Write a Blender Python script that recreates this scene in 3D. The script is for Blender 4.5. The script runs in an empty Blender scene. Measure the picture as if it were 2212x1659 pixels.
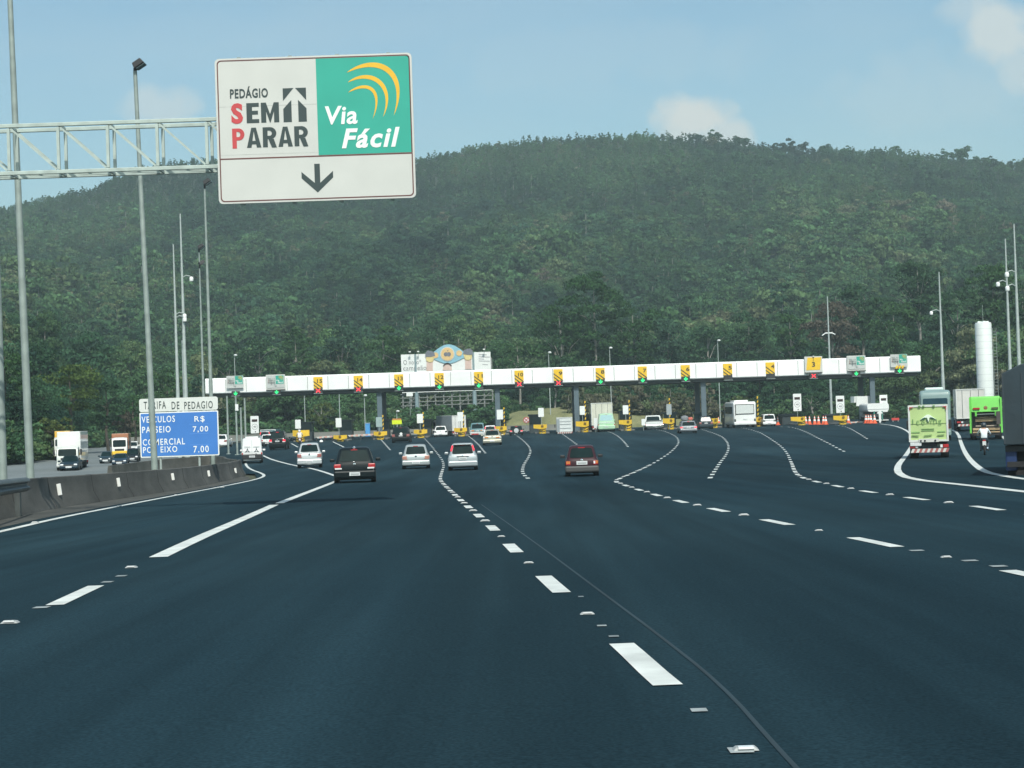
import bpy, bmesh, math, random
import numpy as np
from mathutils import Vector, Matrix, noise as mnoise
random.seed(7); rng = np.random.default_rng(7)
S = bpy.context.scene; COL = S.collection

# ------------------------------------------------------------------ camera
# notes are in pixels of a 2212 x 1659 view of the photograph; F is the focal length in those pixels
F = 4000.0; CX, CY = 1106.0, 829.5
ROLL = math.atan(0.0335); PITCH = math.atan(61.5 * math.cos(ROLL) / F); CZ = 2.95
cr, sr, cp, sp = math.cos(ROLL), math.sin(ROLL), math.cos(PITCH), math.sin(PITCH)
FW = Vector((0, cp, sp)); U0 = Vector((0, -sp, cp)); R0 = Vector((1, 0, 0))
RT = R0 * cr - U0 * sr; UP = U0 * cr + R0 * sr
cam = bpy.data.objects.new('camera', bpy.data.cameras.new('camera')); COL.objects.link(cam)
cam.data.sensor_width = 36; cam.data.lens = 36 * F / 2212; cam.data.clip_end = 6000; cam.data.clip_start = 0.2
M = Matrix((RT, UP, -FW)).transposed().to_4x4(); M.translation = (0, 0, CZ); cam.matrix_world = M
S.camera = cam
# ------------------------------------------------------------------ light
EL, AZ = math.radians(50), math.radians(170)      # sun behind the camera, a little to the right; AZ clockwise from +Y
W = bpy.data.worlds.new("World"); S.world = W; W.use_nodes = True
nt = W.node_tree; nt.nodes.clear()
def N(t, k, **kw):
    n = t.nodes.new(k)
    for a, b in kw.items(): setattr(n, a, b)
    return n
wo = N(nt, 'ShaderNodeOutputWorld'); bg = N(nt, 'ShaderNodeBackground'); bg.inputs['Strength'].default_value = 0.125
sky = N(nt, 'ShaderNodeTexSky', sky_type='NISHITA'); sky.sun_disc = False
sky.sun_elevation = EL; sky.sun_rotation = AZ; sky.air_density = 1.0; sky.dust_density = 2.2; sky.ozone_density = 2.6
sun = bpy.data.objects.new('sun', bpy.data.lights.new('sun', 'SUN')); COL.objects.link(sun)
sun.data.energy = 3.5; sun.data.angle = math.radians(0.5); sun.data.color = (1.0, 0.97, 0.89)
tos = Vector((math.sin(AZ) * math.cos(EL), math.cos(AZ) * math.cos(EL), math.sin(EL)))
sun.rotation_euler = tos.to_track_quat('Z', 'Y').to_euler()
S.view_settings.view_transform = 'Standard'; S.view_settings.look = 'None'
S.view_settings.exposure = 0.30; S.view_settings.gamma = 1.0
S.cycles.max_bounces = 5; S.cycles.diffuse_bounces = 2; S.cycles.glossy_bounces = 2; S.cycles.transparent_max_bounces = 4
S.cycles.volume_bounces = 0

def ray(px, py):
    v = FW + RT * ((px - CX) / F) + UP * ((CY - py) / F)
    return v.x / v.y, v.z / v.y
def math_node(op, a, b=None, c=None, clamp=False):
    n = N(nt, 'ShaderNodeMath', operation=op); n.use_clamp = clamp
    for i, q in enumerate((a, b, c)):
        if q is None: continue
        if isinstance(q, (int, float)): n.inputs[i].default_value = q
        else: nt.links.new(q, n.inputs[i])
    return n.outputs[0]
# the sky: Nishita air with a thin veil and three cumulus heads at their real bearings
tc = N(nt, 'ShaderNodeTexCoord'); sx = N(nt, 'ShaderNodeSeparateXYZ'); nt.links.new(tc.outputs['Generated'], sx.inputs[0])
yy = math_node('MAXIMUM', sx.outputs[1], 0.02)
uu = math_node('DIVIDE', sx.outputs[0], yy); vv = math_node('DIVIDE', sx.outputs[2], yy)
no = N(nt, 'ShaderNodeTexNoise'); no.inputs['Scale'].default_value = 26; no.inputs['Detail'].default_value = 7; no.inputs['Roughness'].default_value = 0.6
nt.links.new(tc.outputs['Generated'], no.inputs['Vector'])
no2 = N(nt, 'ShaderNodeTexNoise'); no2.inputs['Scale'].default_value = 7; no2.inputs['Detail'].default_value = 5
mp = N(nt, 'ShaderNodeMapping'); mp.inputs['Scale'].default_value = (1, 1, 3.2)
nt.links.new(tc.outputs['Generated'], mp.inputs['Vector']); nt.links.new(mp.outputs[0], no2.inputs['Vector'])
acc = None
for (px, py, ax, by, k) in ((1478, 258, 100, 62, 1.0), (1570, 300, 80, 42, .8), (2160, 70, 110, 85, .8), (2215, 150, 80, 70, .55), (2080, 30, 60, 40, .4), (330, 222, 100, 50, .55), (1250, 120, 500, 90, .12), (2000, 190, 300, 120, .2)):
    u, v = ray(px, py)
    q = math_node('ADD', math_node('POWER', math_node('DIVIDE', math_node('SUBTRACT', uu, u), ax / F), 2), math_node('POWER', math_node('DIVIDE', math_node('SUBTRACT', vv, v), by / F), 2))
    m = math_node('SUBTRACT', 1.0, q)
    m = math_node('ADD', m, math_node('MULTIPLY', math_node('SUBTRACT', no.outputs['Fac'], .5), 3.4))
    m = math_node('MULTIPLY', math_node('MULTIPLY', m, 1.1, clamp=True), k)
    acc = m if acc is None else math_node('MAXIMUM', acc, m)
veil = math_node('MULTIPLY', math_node('SUBTRACT', no2.outputs['Fac'], .42), .9, clamp=True)
acc = math_node('MAXIMUM', acc, math_node('MULTIPLY', veil, .5))
acc = math_node('MULTIPLY', acc, math_node('GREATER_THAN', sx.outputs[1], 0.05))
mx = N(nt, 'ShaderNodeMix', data_type='RGBA'); nt.links.new(acc, mx.inputs[0])
tn = N(nt, 'ShaderNodeMix', data_type='RGBA', blend_type='MULTIPLY'); tn.inputs[0].default_value = 1; nt.links.new(sky.outputs[0], tn.inputs[6]); tn.inputs[7].default_value = (.91, 1.045, .945, 1)
nt.links.new(tn.outputs[2], mx.inputs[6]); mx.inputs[7].default_value = (4.75, 5.1, 5.0, 1)
nt.links.new(mx.outputs[2], bg.inputs['Color']); nt.links.new(bg.outputs[0], wo.inputs['Surface'])

# ------------------------------------------------------------------ materials
MATS = {}
def mat(name, col, rough=.6, metal=0.0, var=0.0, scale=3.0, emit=None, coat=0.0, spec=.5, bump=0.0, bscale=40):
    if name in MATS: return MATS[name]
    m = bpy.data.materials.new(name); m.use_nodes = True; t = m.node_tree
    b = t.nodes['Principled BSDF']; b.inputs['Roughness'].default_value = rough; b.inputs['Metallic'].default_value = metal
    b.inputs['Specular IOR Level'].default_value = spec; b.inputs['Coat Weight'].default_value = coat; b.inputs['Coat Roughness'].default_value = .08
    c = (*col, 1)
    b.inputs['Base Color'].default_value = c
    if var:
        tc = N(t, 'ShaderNodeTexCoord'); n = N(t, 'ShaderNodeTexNoise'); n.inputs['Scale'].default_value = scale; n.inputs['Detail'].default_value = 6
        t.links.new(tc.outputs['Object'], n.inputs['Vector'])
        r = N(t, 'ShaderNodeMapRange'); r.inputs[1].default_value = .3; r.inputs[2].default_value = .7; r.inputs[3].default_value = 1 - var; r.inputs[4].default_value = 1 + var * .5
        t.links.new(n.outputs['Fac'], r.inputs[0])
        x = N(t, 'ShaderNodeMix', data_type='RGBA', blend_type='MULTIPLY'); x.inputs[0].default_value = 1; x.inputs[6].default_value = c
        cb = N(t, 'ShaderNodeCombineColor')
        for i in range(3): t.links.new(r.outputs[0], cb.inputs[i])
        t.links.new(cb.outputs[0], x.inputs[7]); t.links.new(x.outputs[2], b.inputs['Base Color'])
    if bump:
        tc = N(t, 'ShaderNodeTexCoord'); n = N(t, 'ShaderNodeTexNoise'); n.inputs['Scale'].default_value = bscale; n.inputs['Detail'].default_value = 3
        t.links.new(tc.outputs['Object'], n.inputs['Vector']); bp = N(t, 'ShaderNodeBump'); bp.inputs['Strength'].default_value = bump; bp.inputs['Distance'].default_value = .02
        t.links.new(n.outputs['Fac'], bp.inputs['Height']); t.links.new(bp.outputs[0], b.inputs['Normal'])
    if emit:
        b.inputs['Emission Color'].default_value = (*emit[:3], 1); b.inputs['Emission Strength'].default_value = emit[3]
    MATS[name] = m; return m
def paint(name, col, metal=0.0):
    dk = max(col) < .08
    return mat('paint_' + name, col, .4, 0.0 if dk else metal, var=.10, scale=1.5, coat=.06 if dk else .45, spec=.18 if dk else .5)
GLASS = mat('tinted_glass', (.008, .020, .021), .15, var=.3, scale=2, spec=.07)
RUB = mat('tyre_rubber', (.018, .018, .019), .85, var=.3, scale=6)
RIM = mat('rim_metal', (.32, .33, .34), .35, .8, var=.1)
DARK = mat('dark_plastic', (.02, .021, .023), .6, var=.2)
RED = mat('red_lens', (.42, .025, .03), .2, var=.15, scale=9, coat=.4)
REDON = mat('red_lens_lit', (.6, .02, .04), .2, emit=(1, .03, .06, .55), coat=.4)
ORG = mat('amber_lens', (.6, .2, .06), .2, var=.15, scale=9)
CLR = mat('clear_lens', (.75, .76, .76), .15, var=.1, coat=.5)
PLATE = mat('plate_grey', (.62, .64, .64), .5, var=.15, scale=12)
CHROME = mat('chrome', (.75, .76, .78), .15, 1.0, var=.05)
WHITE = mat('white_sheet', (.76, .78, .76), .45, var=.06, scale=.8)
SWHITE = mat('sign_white', (.56, .565, .53), .5, var=.05, scale=1.2)
GALV = mat('galvanised_steel', (.27, .32, .295), .55, .15, var=.22, scale=2.5)
STEEL = mat('pale_steel', (.40, .45, .43), .5, .2, var=.15, scale=3)
YEL = mat('yellow_paint', (.86, .55, .04), .5, var=.1, scale=2)
BLK = mat('black_paint', (.025, .027, .028), .6, var=.2)
ORANGE = mat('cone_orange', (.85, .13, .04), .5, var=.1)

# ------------------------------------------------------------------ ground profile
_K = [(-60, 0.6), (0, 1.2), (20, 1.5), (40, 1.95), (60, 2.35), (80, 2.7), (100, 2.95), (120, 3.06), (150, 3.08), (200, 3.0), (240, 2.95), (9000, 2.95)]
def _raw(d):
    for (a, b), (e, g) in zip(_K, _K[1:]):
        if d <= e: return b + (g - b) * (d - a) / (e - a)
    return 2.95
_YS = np.arange(-60, 402, 2.0)
_DR = np.array([np.mean([_raw(y + o) for o in (-8, -4, 0, 4, 8)]) for y in _YS])
def drop(d): return float(np.interp(d, _YS, _DR))
def gz(y): return CZ - drop(y)
def G(px, py):
    """point of the ground seen at a pixel of the photograph"""
    vx, vz = ray(px, py); lo, hi = 1.0, 3000.0
    for _ in range(50):
        m = (lo + hi) / 2
        if vz * m < -drop(m): hi = m
        else: lo = m
    return Vector((vx * m, m, gz(m)))
def P(px, py, d):
    """point at distance d seen at a pixel"""
    vx, vz = ray(px, py); return Vector((vx * d, d, CZ + vz * d))

# ------------------------------------------------------------------ builders
class MB:
    def __init__(s): s.v = []; s.f = []; s.m = []; s.mats = []
    def mi(s, m):
        if m not in s.mats: s.mats.append(m)
        return s.mats.index(m)
    def add(s, vs, fs, m):
        o = len(s.v); s.v += [tuple(q) for q in vs]; k = s.mi(m)
        for f in fs: s.f.append([o + i for i in f]); s.m.append(k)
        return s
    def box(s, c, z, m, rot=None, taper=(1, 1)):
        vs = []
        for dz in (-1, 1):
            for dx, dy in ((-1, -1), (1, -1), (1, 1), (-1, 1)):
                t = taper if dz > 0 else (1, 1)
                p = Vector((dx * z[0] / 2 * t[0], dy * z[1] / 2 * t[1], dz * z[2] / 2))
                if rot: p = rot @ p
                vs.append(p + Vector(c))
        return s.add(vs, [(3, 2, 1, 0), (4, 5, 6, 7), (0, 1, 5, 4), (1, 2, 6, 5), (2, 3, 7, 6), (3, 0, 4, 7)], m)
    def beam(s, a, b, w, h, m):
        a, b = Vector(a), Vector(b); d = b - a
        r = d.to_track_quat('X', 'Z').to_matrix()
        return s.box((a + b) / 2, (d.length, w, h), m, r)
    def tube(s, pts, rad, m, n=10, caps=True):
        pts = [Vector(p) for p in pts]; rad = rad if isinstance(rad, (list, tuple)) else [rad] * len(pts)
        vs = []; fs = []
        for i, p in enumerate(pts):
            t = (pts[min(i + 1, len(pts) - 1)] - pts[max(i - 1, 0)]).normalized()
            u = t.cross(Vector((0, 0, 1)) if abs(t.z) < .9 else Vector((1, 0, 0))).normalized(); w = t.cross(u)
            for k in range(n):
                a = 2 * math.pi * k / n; vs.append(p + (u * math.cos(a) + w * math.sin(a)) * rad[i])
        for i in range(len(pts) - 1):
            for k in range(n):
                fs.append((i * n + k, i * n + (k + 1) % n, (i + 1) * n + (k + 1) % n, (i + 1) * n + k))
        if caps: fs.append(tuple(range(n))[::-1]); fs.append(tuple((len(pts) - 1) * n + k for k in range(n)))
        return s.add(vs, fs, m)
    def lathe(s, prof, m, n=20, c=(0, 0, 0), axis='Z'):
        vs = []; fs = []
        for r, z in prof:
            for k in range(n):
                a = 2 * math.pi * k / n; p = (r * math.cos(a), r * math.sin(a), z)
                if axis == 'X': p = (z, p[0], p[1])
                if axis == 'Y': p = (p[0], z, p[1])
                vs.append(Vector(p) + Vector(c))
        for i in range(len(prof) - 1):
            for k in range(n): fs.append((i * n + k, i * n + (k + 1) % n, (i + 1) * n + (k + 1) % n, (i + 1) * n + k))
        fs.append(tuple(range(n))[::-1]); fs.append(tuple((len(prof) - 1) * n + k for k in range(n)))
        return s.add(vs, fs, m)
    def loft(s, rings, m, cap=True):
        n = len(rings[0]); vs = [p for r in rings for p in r]; fs = []
        for i in range(len(rings) - 1):
            for k in range(n): fs.append((i * n + k, i * n + (k + 1) % n, (i + 1) * n + (k + 1) % n, (i + 1) * n + k))
        if cap: fs.append(tuple(range(n))[::-1]); fs.append(tuple((len(rings) - 1) * n + k for k in range(n)))
        return s.add(vs, fs, m)
    def plate(s, poly, y0, y1, m):
        """polygon of (x,z) given thickness from y0 (front, towards -Y) to y1"""
        n = len(poly); vs = [(x, y0, z) for x, z in poly] + [(x, y1, z) for x, z in poly]
        fs = [tuple(range(n)), tuple(range(2 * n - 1, n - 1, -1))] + [(i, n + i, n + (i + 1) % n, (i + 1) % n) for i in range(n)]
        return s.add(vs, fs, m)
    def build(s, name, parent=None, bev=0, smooth=0, recalc=True):
        me = bpy.data.meshes.new(name); me.from_pydata(s.v, [], s.f)
        for m in s.mats: me.materials.append(m)
        me.polygons.foreach_set('material_index', s.m)
        if recalc:
            b = bmesh.new(); b.from_mesh(me); bmesh.ops.recalc_face_normals(b, faces=b.faces); b.to_mesh(me); b.free()
        if smooth:
            me.polygons.foreach_set('use_smooth', [True] * len(me.polygons)); me.set_sharp_from_angle(angle=math.radians(smooth))
        o = bpy.data.objects.new(name, me); COL.objects.link(o)
        if parent: o.parent = parent
        if bev:
            md = o.modifiers.new('bevel', 'BEVEL'); md.width = bev; md.segments = 2; md.limit_method = 'ANGLE'; md.angle_limit = math.radians(40)
        return o
def tag(o, label=None, cat=None, group=None, kind=None):
    if label: o['label'] = label
    if cat: o['category'] = cat
    if group: o['group'] = group
    if kind: o['kind'] = kind
    return o
def thing(name, loc, label, cat, group=None, rz=0):
    o = bpy.data.objects.new(name, None); COL.objects.link(o); o.location = loc; o.rotation_euler = (0, 0, rz); o.empty_display_size = .3
    return tag(o, label, cat, group)
def rrect(x0, z0, x1, z1, r, n=4):
    out = []
    for cx, cz, a in ((x1 - r, z0 + r, -90), (x1 - r, z1 - r, 0), (x0 + r, z1 - r, 90), (x0 + r, z0 + r, 180)):
        for k in range(n + 1):
            t = math.radians(a + 90 * k / n); out.append((cx + r * math.cos(t), cz + r * math.sin(t)))
    return out
def text(name, body, box, y, m, parent, bold=0.0, shear=0.0, space=1.05):
    """lettering fitted into box (x0,z0,x1,z1) on a plane facing -Y"""
    c = bpy.data.curves.new(name, 'FONT'); c.body = body; c.size = 1; c.offset = bold; c.extrude = 0.004; c.shear = shear; c.resolution_u = 3; c.space_character = space
    o = bpy.data.objects.new(name, c); COL.objects.link(o)
    me = bpy.data.meshes.new_from_object(o.evaluated_get(bpy.context.evaluated_depsgraph_get())); me.name = name
    bpy.data.objects.remove(o)
    n = len(me.vertices); a = np.zeros(n * 3); me.vertices.foreach_get('co', a); a = a.reshape(-1, 3)
    lo, hi = a.min(0), a.max(0); x0, z0, x1, z1 = box; b = np.zeros_like(a)
    b[:, 0] = x0 + (a[:, 0] - lo[0]) / (hi[0] - lo[0]) * (x1 - x0); b[:, 2] = z0 + (a[:, 1] - lo[1]) / (hi[1] - lo[1]) * (z1 - z0)
    b[:, 1] = y - a[:, 2]
    me.vertices.foreach_set('co', b.ravel()); me.materials.clear(); me.materials.append(m); me.update()
    q = bpy.data.objects.new(name, me); COL.objects.link(q); q.parent = parent; return q
def copy_tree(o, parent=None):
    c = o.copy(); COL.objects.link(c); c.parent = parent
    for ch in list(o.children): copy_tree(ch, c)
    return c
# ------------------------------------------------------------------ ground, roads
def ground_sheet(name, xs_of_y, ys, dz, m):
    b = MB(); rows = []; vs = []; fs = []
    for y in ys:
        xs = xs_of_y(y); vs += [(x, y, gz(y) + dz) for x in xs]; n = len(xs)
    for i in range(len(ys) - 1):
        for k in range(n - 1): fs.append((i * n + k, i * n + k + 1, (i + 1) * n + k + 1, (i + 1) * n + k))
    b.add(vs, fs, m); o = b.build(name, recalc=False); return o
def surf(name, stops, scale, rough, bump=.3, fine=120, spec=.4, mottle=.18):
    """two-scale procedural ground surface"""
    m = bpy.data.materials.new(name); m.use_nodes = True; t = m.node_tree; b = t.nodes['Principled BSDF']
    g = N(t, 'ShaderNodeNewGeometry'); n = N(t, 'ShaderNodeTexNoise'); n.inputs['Scale'].default_value = scale; n.inputs['Detail'].default_value = 8; n.inputs['Roughness'].default_value = .62
    mpn = N(t, 'ShaderNodeMapping'); mpn.inputs['Scale'].default_value = (1, .12 if name == 'asphalt' else .35, 1); t.links.new(g.outputs['Position'], mpn.inputs['Vector'])
    t.links.new(mpn.outputs[0], n.inputs['Vector'])
    cr_ = N(t, 'ShaderNodeValToRGB'); e = cr_.color_ramp.elements
    while len(e) < len(stops): e.new(.5)
    for q, (p, c) in zip(e, stops): q.position = p; q.color = (*c, 1)
    t.links.new(n.outputs['Fac'], cr_.inputs[0])
    f = N(t, 'ShaderNodeTexNoise'); f.inputs['Scale'].default_value = fine; f.inputs['Detail'].default_value = 2; t.links.new(g.outputs['Position'], f.inputs['Vector'])
    r = N(t, 'ShaderNodeMapRange'); r.inputs[1].default_value = .25; r.inputs[2].default_value = .75; r.inputs[3].default_value = 1 - mottle; r.inputs[4].default_value = 1 + mottle
    t.links.new(f.outputs['Fac'], r.inputs[0]); x = N(t, 'ShaderNodeMix', data_type='RGBA', blend_type='MULTIPLY'); x.inputs[0].default_value = 1
    cb = N(t, 'ShaderNodeCombineColor')
    for i in range(3): t.links.new(r.outputs[0], cb.inputs[i])
    t.links.new(cr_.outputs[0], x.inputs[6]); t.links.new(cb.outputs[0], x.inputs[7]); t.links.new(x.outputs[2], b.inputs['Base Color'])
    if name == 'asphalt':   # lane-long wear bands and broad patches of older and newer surface
        last = x.outputs[2]
        for sc_, det, lo_, hi_, off_ in (((.55, .012, 1), 3, .86, 1.17, 0), ((.045, .03, 1), 4, .88, 1.14, 40), ((2.6, .05, 1), 4, .90, 1.12, 80)):
            m2 = N(t, 'ShaderNodeMapping'); m2.inputs['Scale'].default_value = sc_; m2.inputs['Location'].default_value = (off_, off_, 0); t.links.new(g.outputs['Position'], m2.inputs['Vector'])
            n2 = N(t, 'ShaderNodeTexNoise'); n2.inputs['Scale'].default_value = 1; n2.inputs['Detail'].default_value = det; t.links.new(m2.outputs[0], n2.inputs['Vector'])
            r2 = N(t, 'ShaderNodeMapRange'); r2.inputs[1].default_value = .36; r2.inputs[2].default_value = .64; r2.inputs[3].default_value = lo_; r2.inputs[4].default_value = hi_; t.links.new(n2.outputs['Fac'], r2.inputs[0])
            c2 = N(t, 'ShaderNodeCombineColor'); x2 = N(t, 'ShaderNodeMix', data_type='RGBA', blend_type='MULTIPLY'); x2.inputs[0].default_value = 1
            for i in range(3): t.links.new(r2.outputs[0], c2.inputs[i])
            t.links.new(last, x2.inputs[6]); t.links.new(c2.outputs[0], x2.inputs[7]); last = x2.outputs[2]
        t.links.new(last, b.inputs['Base Color'])
    bp = N(t, 'ShaderNodeBump'); bp.inputs['Strength'].default_value = bump; bp.inputs['Distance'].default_value = .01; t.links.new(f.outputs['Fac'], bp.inputs['Height']); t.links.new(bp.outputs[0], b.inputs['Normal'])
    b.inputs['Roughness'].default_value = rough; b.inputs['Specular IOR Level'].default_value = spec
    return m
ASPH = surf('asphalt', [(.34, (.0095, .0235, .0320)), (.5, (.0132, .0305, .0400)), (.67, (.0185, .0395, .0495))], .22, .75, fine=55, spec=.02, mottle=.40)
CONC = surf('worn_concrete_road', [(.3, (.12, .14, .14)), (.7, (.18, .20, .20))], .2, .8)
SHOUL = surf('gritty_shoulder', [(.3, (.035, .038, .034)), (.7, (.085, .085, .075))], 1.2, .9, bump=.6, fine=40)
GRASS = surf('rough_grass', [(.3, (.055, .085, .03)), (.5, (.11, .13, .05)), (.75, (.19, .18, .085))], .5, .95, bump=.8, fine=9, mottle=.4)
EARTH = surf('scrub_earth', [(.3, (.035, .05, .028)), (.7, (.09, .095, .055))], .08, .95, bump=.8, fine=4, mottle=.3)
_gy = list(range(-40, 402, 8)) + [450, 550, 700, 900, 1250]
tag(ground_sheet('ground', lambda y: (-560, -90, -30, 0, 60, 560), _gy, -.10, EARTH), kind='structure')
# left kerb line of the plaza (from the white edge line in the photo)
_edge = [G(*q) for q in ((0, 1149), (130, 1118), (270, 1091), (400, 1066), (500, 1047), (556, 1035))]
_e0 = _edge[0] - (_edge[1] - _edge[0]).normalized() * 45
_ey = [_e0.y] + [p.y for p in _edge] + [104, 118, 150, 200, 330]; _ex = [_e0.x] + [p.x for p in _edge] + [-14.6, -20.5, -27, -33, -45]
def xl(y): return float(np.interp(y, _ey, _ex))
_ry = list(np.arange(-38, 330, 2.0))
road = ground_sheet('road', lambda y: (xl(y) - (.6 if y < 90 else 0), xl(y) * .5 + 5, 10, 30, 75), _ry, 0, ASPH); tag(road, kind='structure')
tag(ground_sheet('opposite_road', lambda y: (-75, -50, xl(y) - 1.2 - (.0 if y > 100 else 2.0)), _ry, -.012, CONC), kind='structure')
tag(ground_sheet('road_shoulder', lambda y: (xl(y) - 2.2, xl(y) - .35), list(np.arange(-38, 100, 2.0)), .006, SHOUL), kind='structure')

MARK = mat('road_marking_white', (.62, .645, .61), .6, var=.28, scale=2.2)
def resample(pts, step=.8):
    out = []
    for a, b in zip(pts, pts[1:]):
        n = max(1, int((b - a).length / step))
        out += [a + (b - a) * (i / n) for i in range(n)]
    return out + [pts[-1]]
def smooth_poly(pts, it=3):
    for _ in range(it):
        q = [pts[0]]
        for a, b in zip(pts, pts[1:]): q += [a * .75 + b * .25, a * .25 + b * .75]
        pts = q + [pts[-1]]
    return pts
def ribbon(b, pts, w, m, dz=.006):
    pts = resample(pts); vs = []; fs = []
    for i, p in enumerate(pts):
        t = (pts[min(i + 1, len(pts) - 1)] - pts[max(i - 1, 0)]); t.z = 0; t.normalize(); s_ = Vector((t.y, -t.x, 0)) * w / 2
        for q in (p - s_, p + s_): vs.append((q.x, q.y, gz(q.y) + dz))
        if i: fs.append((2 * i - 2, 2 * i - 1, 2 * i + 1, 2 * i))
    b.add(vs, fs, m)
def dashes(pts, on, off, start=0.0):
    """cut a polyline into dashes"""
    L = [0.0]
    for a, b in zip(pts, pts[1:]): L.append(L[-1] + (b - a).length)
    def at(s):
        for i in range(len(pts) - 1):
            if s <= L[i + 1]: return pts[i] + (pts[i + 1] - pts[i]) * ((s - L[i]) / max(1e-6, L[i + 1] - L[i]))
        return pts[-1]
    out = []; s = start
    while s < L[-1]:
        e = min(s + on, L[-1])
        if e <= .05: s += on + off; continue
        s0_ = s; s = max(s, 0); out.append([at(s + (e - s) * k / 4) for k in range(5)]); s = s0_ + on + off
    return out
def arclen(pts, p):
    best = (1e9, 0); s = 0
    for a, c in zip(pts, pts[1:]):
        v = c - a; u = max(0, min(1, (p - a).dot(v) / max(1e-9, v.dot(v)))); q = a + v * u; e = (q - p).length
        if e < best[0]: best = (e, s + v.length * u)
        s += v.length
    return best[1]
GAPS = {}
def line(pix, w, dash=None, sm=2, dz=.006, ph=None, key=None):
    pts = smooth_poly([G(*q) for q in pix], sm) if len(pix) > 2 else [G(*q) for q in pix]
    if ph: per = dash[0] + dash[1]; dash = (dash[0], dash[1], arclen(pts, G(*ph)) % per - per)
    if key: GAPS[key] = (pts, dash)
    b = MB()
    if dash:
        for d_ in dashes(pts, *dash): ribbon(b, d_, w, MARK, dz)
    else: ribbon(b, pts, w, MARK, dz)
    return tag(b.build('lane_marking', recalc=False), kind='structure'), pts
line([(-120, 1175), (0, 1149), (130, 1118), (270, 1091), (400, 1066), (500, 1047), (560, 1034), (573, 1027), (562, 1021), (546, 1016), (534, 1009), (530, 1000)], .17)
line([(342, 1204), (420, 1167), (500, 1132), (592, 1091)], .22)  # stops short of the next stretch: the gap stands for a cast shadow
line([(604, 1087), (660, 1065), (722, 1041), (741, 1034), (722, 1027), (698, 1018.7), (669, 1011), (638, 1006), (590, 994), (568, 984)], .22, sm=1)
line([(-70, 1390), (118, 1308), (211, 1264.6)], .15, (2.1, 3.8), sm=0, ph=(118, 1308))
C1 = [(1650, 1655), (1441, 1482), (1344, 1392), (1216, 1283.5), (1174, 1245.5), (1112, 1190.5), (1055, 1131.7), (1003, 1088), (975, 1062), (955, 1043), (950, 1034), (955, 1018), (958.5, 1008), (957, 996), (949.5, 985.6), (940, 973.6), (929, 960), (916, 946)]
near = [G(*q) for q in ((1344, 1392), (1441, 1482))]
_, c1 = line(C1, .145, (1.85, 3.75), sm=1, ph=(1441, 1482), key='c')
line([(2600, 1320), (2195, 1238), (1887, 1171), (1678, 1129), (1555, 1103), (1465, 1083), (1375, 1057), (1340, 1045), (1328, 1040), (1340, 1033), (1378, 1017), (1424, 993), (1447, 978), (1461, 965), (1467, 954), (1461, 943), (1443, 934), (1421, 928), (1397, 926)], .15, (2.0, 3.6), sm=1, ph=(1945, 1182), key='r')
line([(2400, 1141), (2144, 1099), (1994, 1079.6), (1902, 1066.7), (1838, 1056.6), (1795, 1047.5), (1755, 1039), (1728, 1030), (1717, 1020), (1710, 1000), (1700.7, 978), (1686, 962.7), (1668, 950), (1638, 932), (1598, 923)], .15, (2.0, 3.6), sm=1, ph=(2181, 1102), key='q')
line([(1141, 1034), (1130, 1024), (1128, 1015), (1132, 1002), (1143, 985.6), (1147, 972.7), (1139.5, 960), (1124.7, 947), (1108, 936)], .16, (2.0, 3.4, 0), sm=1)
line([(1246, 960), (1211, 935)], .16, (2.2, 3.4, 0))
line([(1356.4, 965), (1345.4, 950.6), (1329, 938), (1308.6, 930.5), (1284.7, 928.6)], .16, (2.2, 3.4, 0), sm=1)
line([(1533.5, 1033.4), (1542.7, 1018.7), (1555.5, 998.5), (1568, 983.7), (1575, 967), (1570, 952.5), (1557, 941.5), (1533.5, 933), (1509.6, 926)], .16, (2.0, 3.4, 0), sm=1)
line([(1824, 975.5), (1791, 958), (1761, 943), (1734, 929.5), (1710, 923), (1686, 922)], .16, (2.2, 3.4, 0), sm=1)
line([(1873.4, 948), (1848, 932), (1829, 922), (1805.5, 918.6)], .16, (2.2, 3.4, 0), sm=1)
line([(843, 972), (823, 949.7)], .16, (2.2, 2.0, 0)); line([(1048.8, 979), (1032, 958), (1010, 940.5)], .16, (2.2, 2.2, 0), sm=1)
line([(743, 966), (719, 954.3)], .16); line([(643.7, 966), (629, 958)], .16)
line([(1901, 915.7), (1932, 919.4), (1952.6, 926.8), (1965, 935), (1973, 945), (1975, 955), (1967, 967), (1952.6, 989), (1940, 1004), (1938, 1018.7), (1952.6, 1029.7), (1976.5, 1035), (2006, 1039.8), (2067.6, 1046), (2212, 1062), (2420, 1086)], .24, sm=1)
line([(2057, 928.6), (2070, 936), (2077.6, 961.7), (2092, 989), (2114, 1011), (2132.6, 1020.5), (2147, 1024), (2180, 1030), (2212, 1035), (2380, 1052)], .24, sm=1)
line([(2164, 942), (2176, 953)], .2)
# thin weathered seams in the asphalt
SEAM = mat('asphalt_seam', (.0140, .0325, .0428), .8, var=.4, scale=.7)
for pix, w in (([(1780, 1720), (1700, 1640), (1560, 1480), (1420, 1370), (1340, 1310), (1260, 1250), (1180, 1190), (1110, 1140), (1040, 1090)], .022),):
    b = MB(); ribbon(b, smooth_poly([G(*q) for q in pix], 2), w, SEAM, .003); tag(b.build('road_seam', recalc=False), kind='structure')
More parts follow.
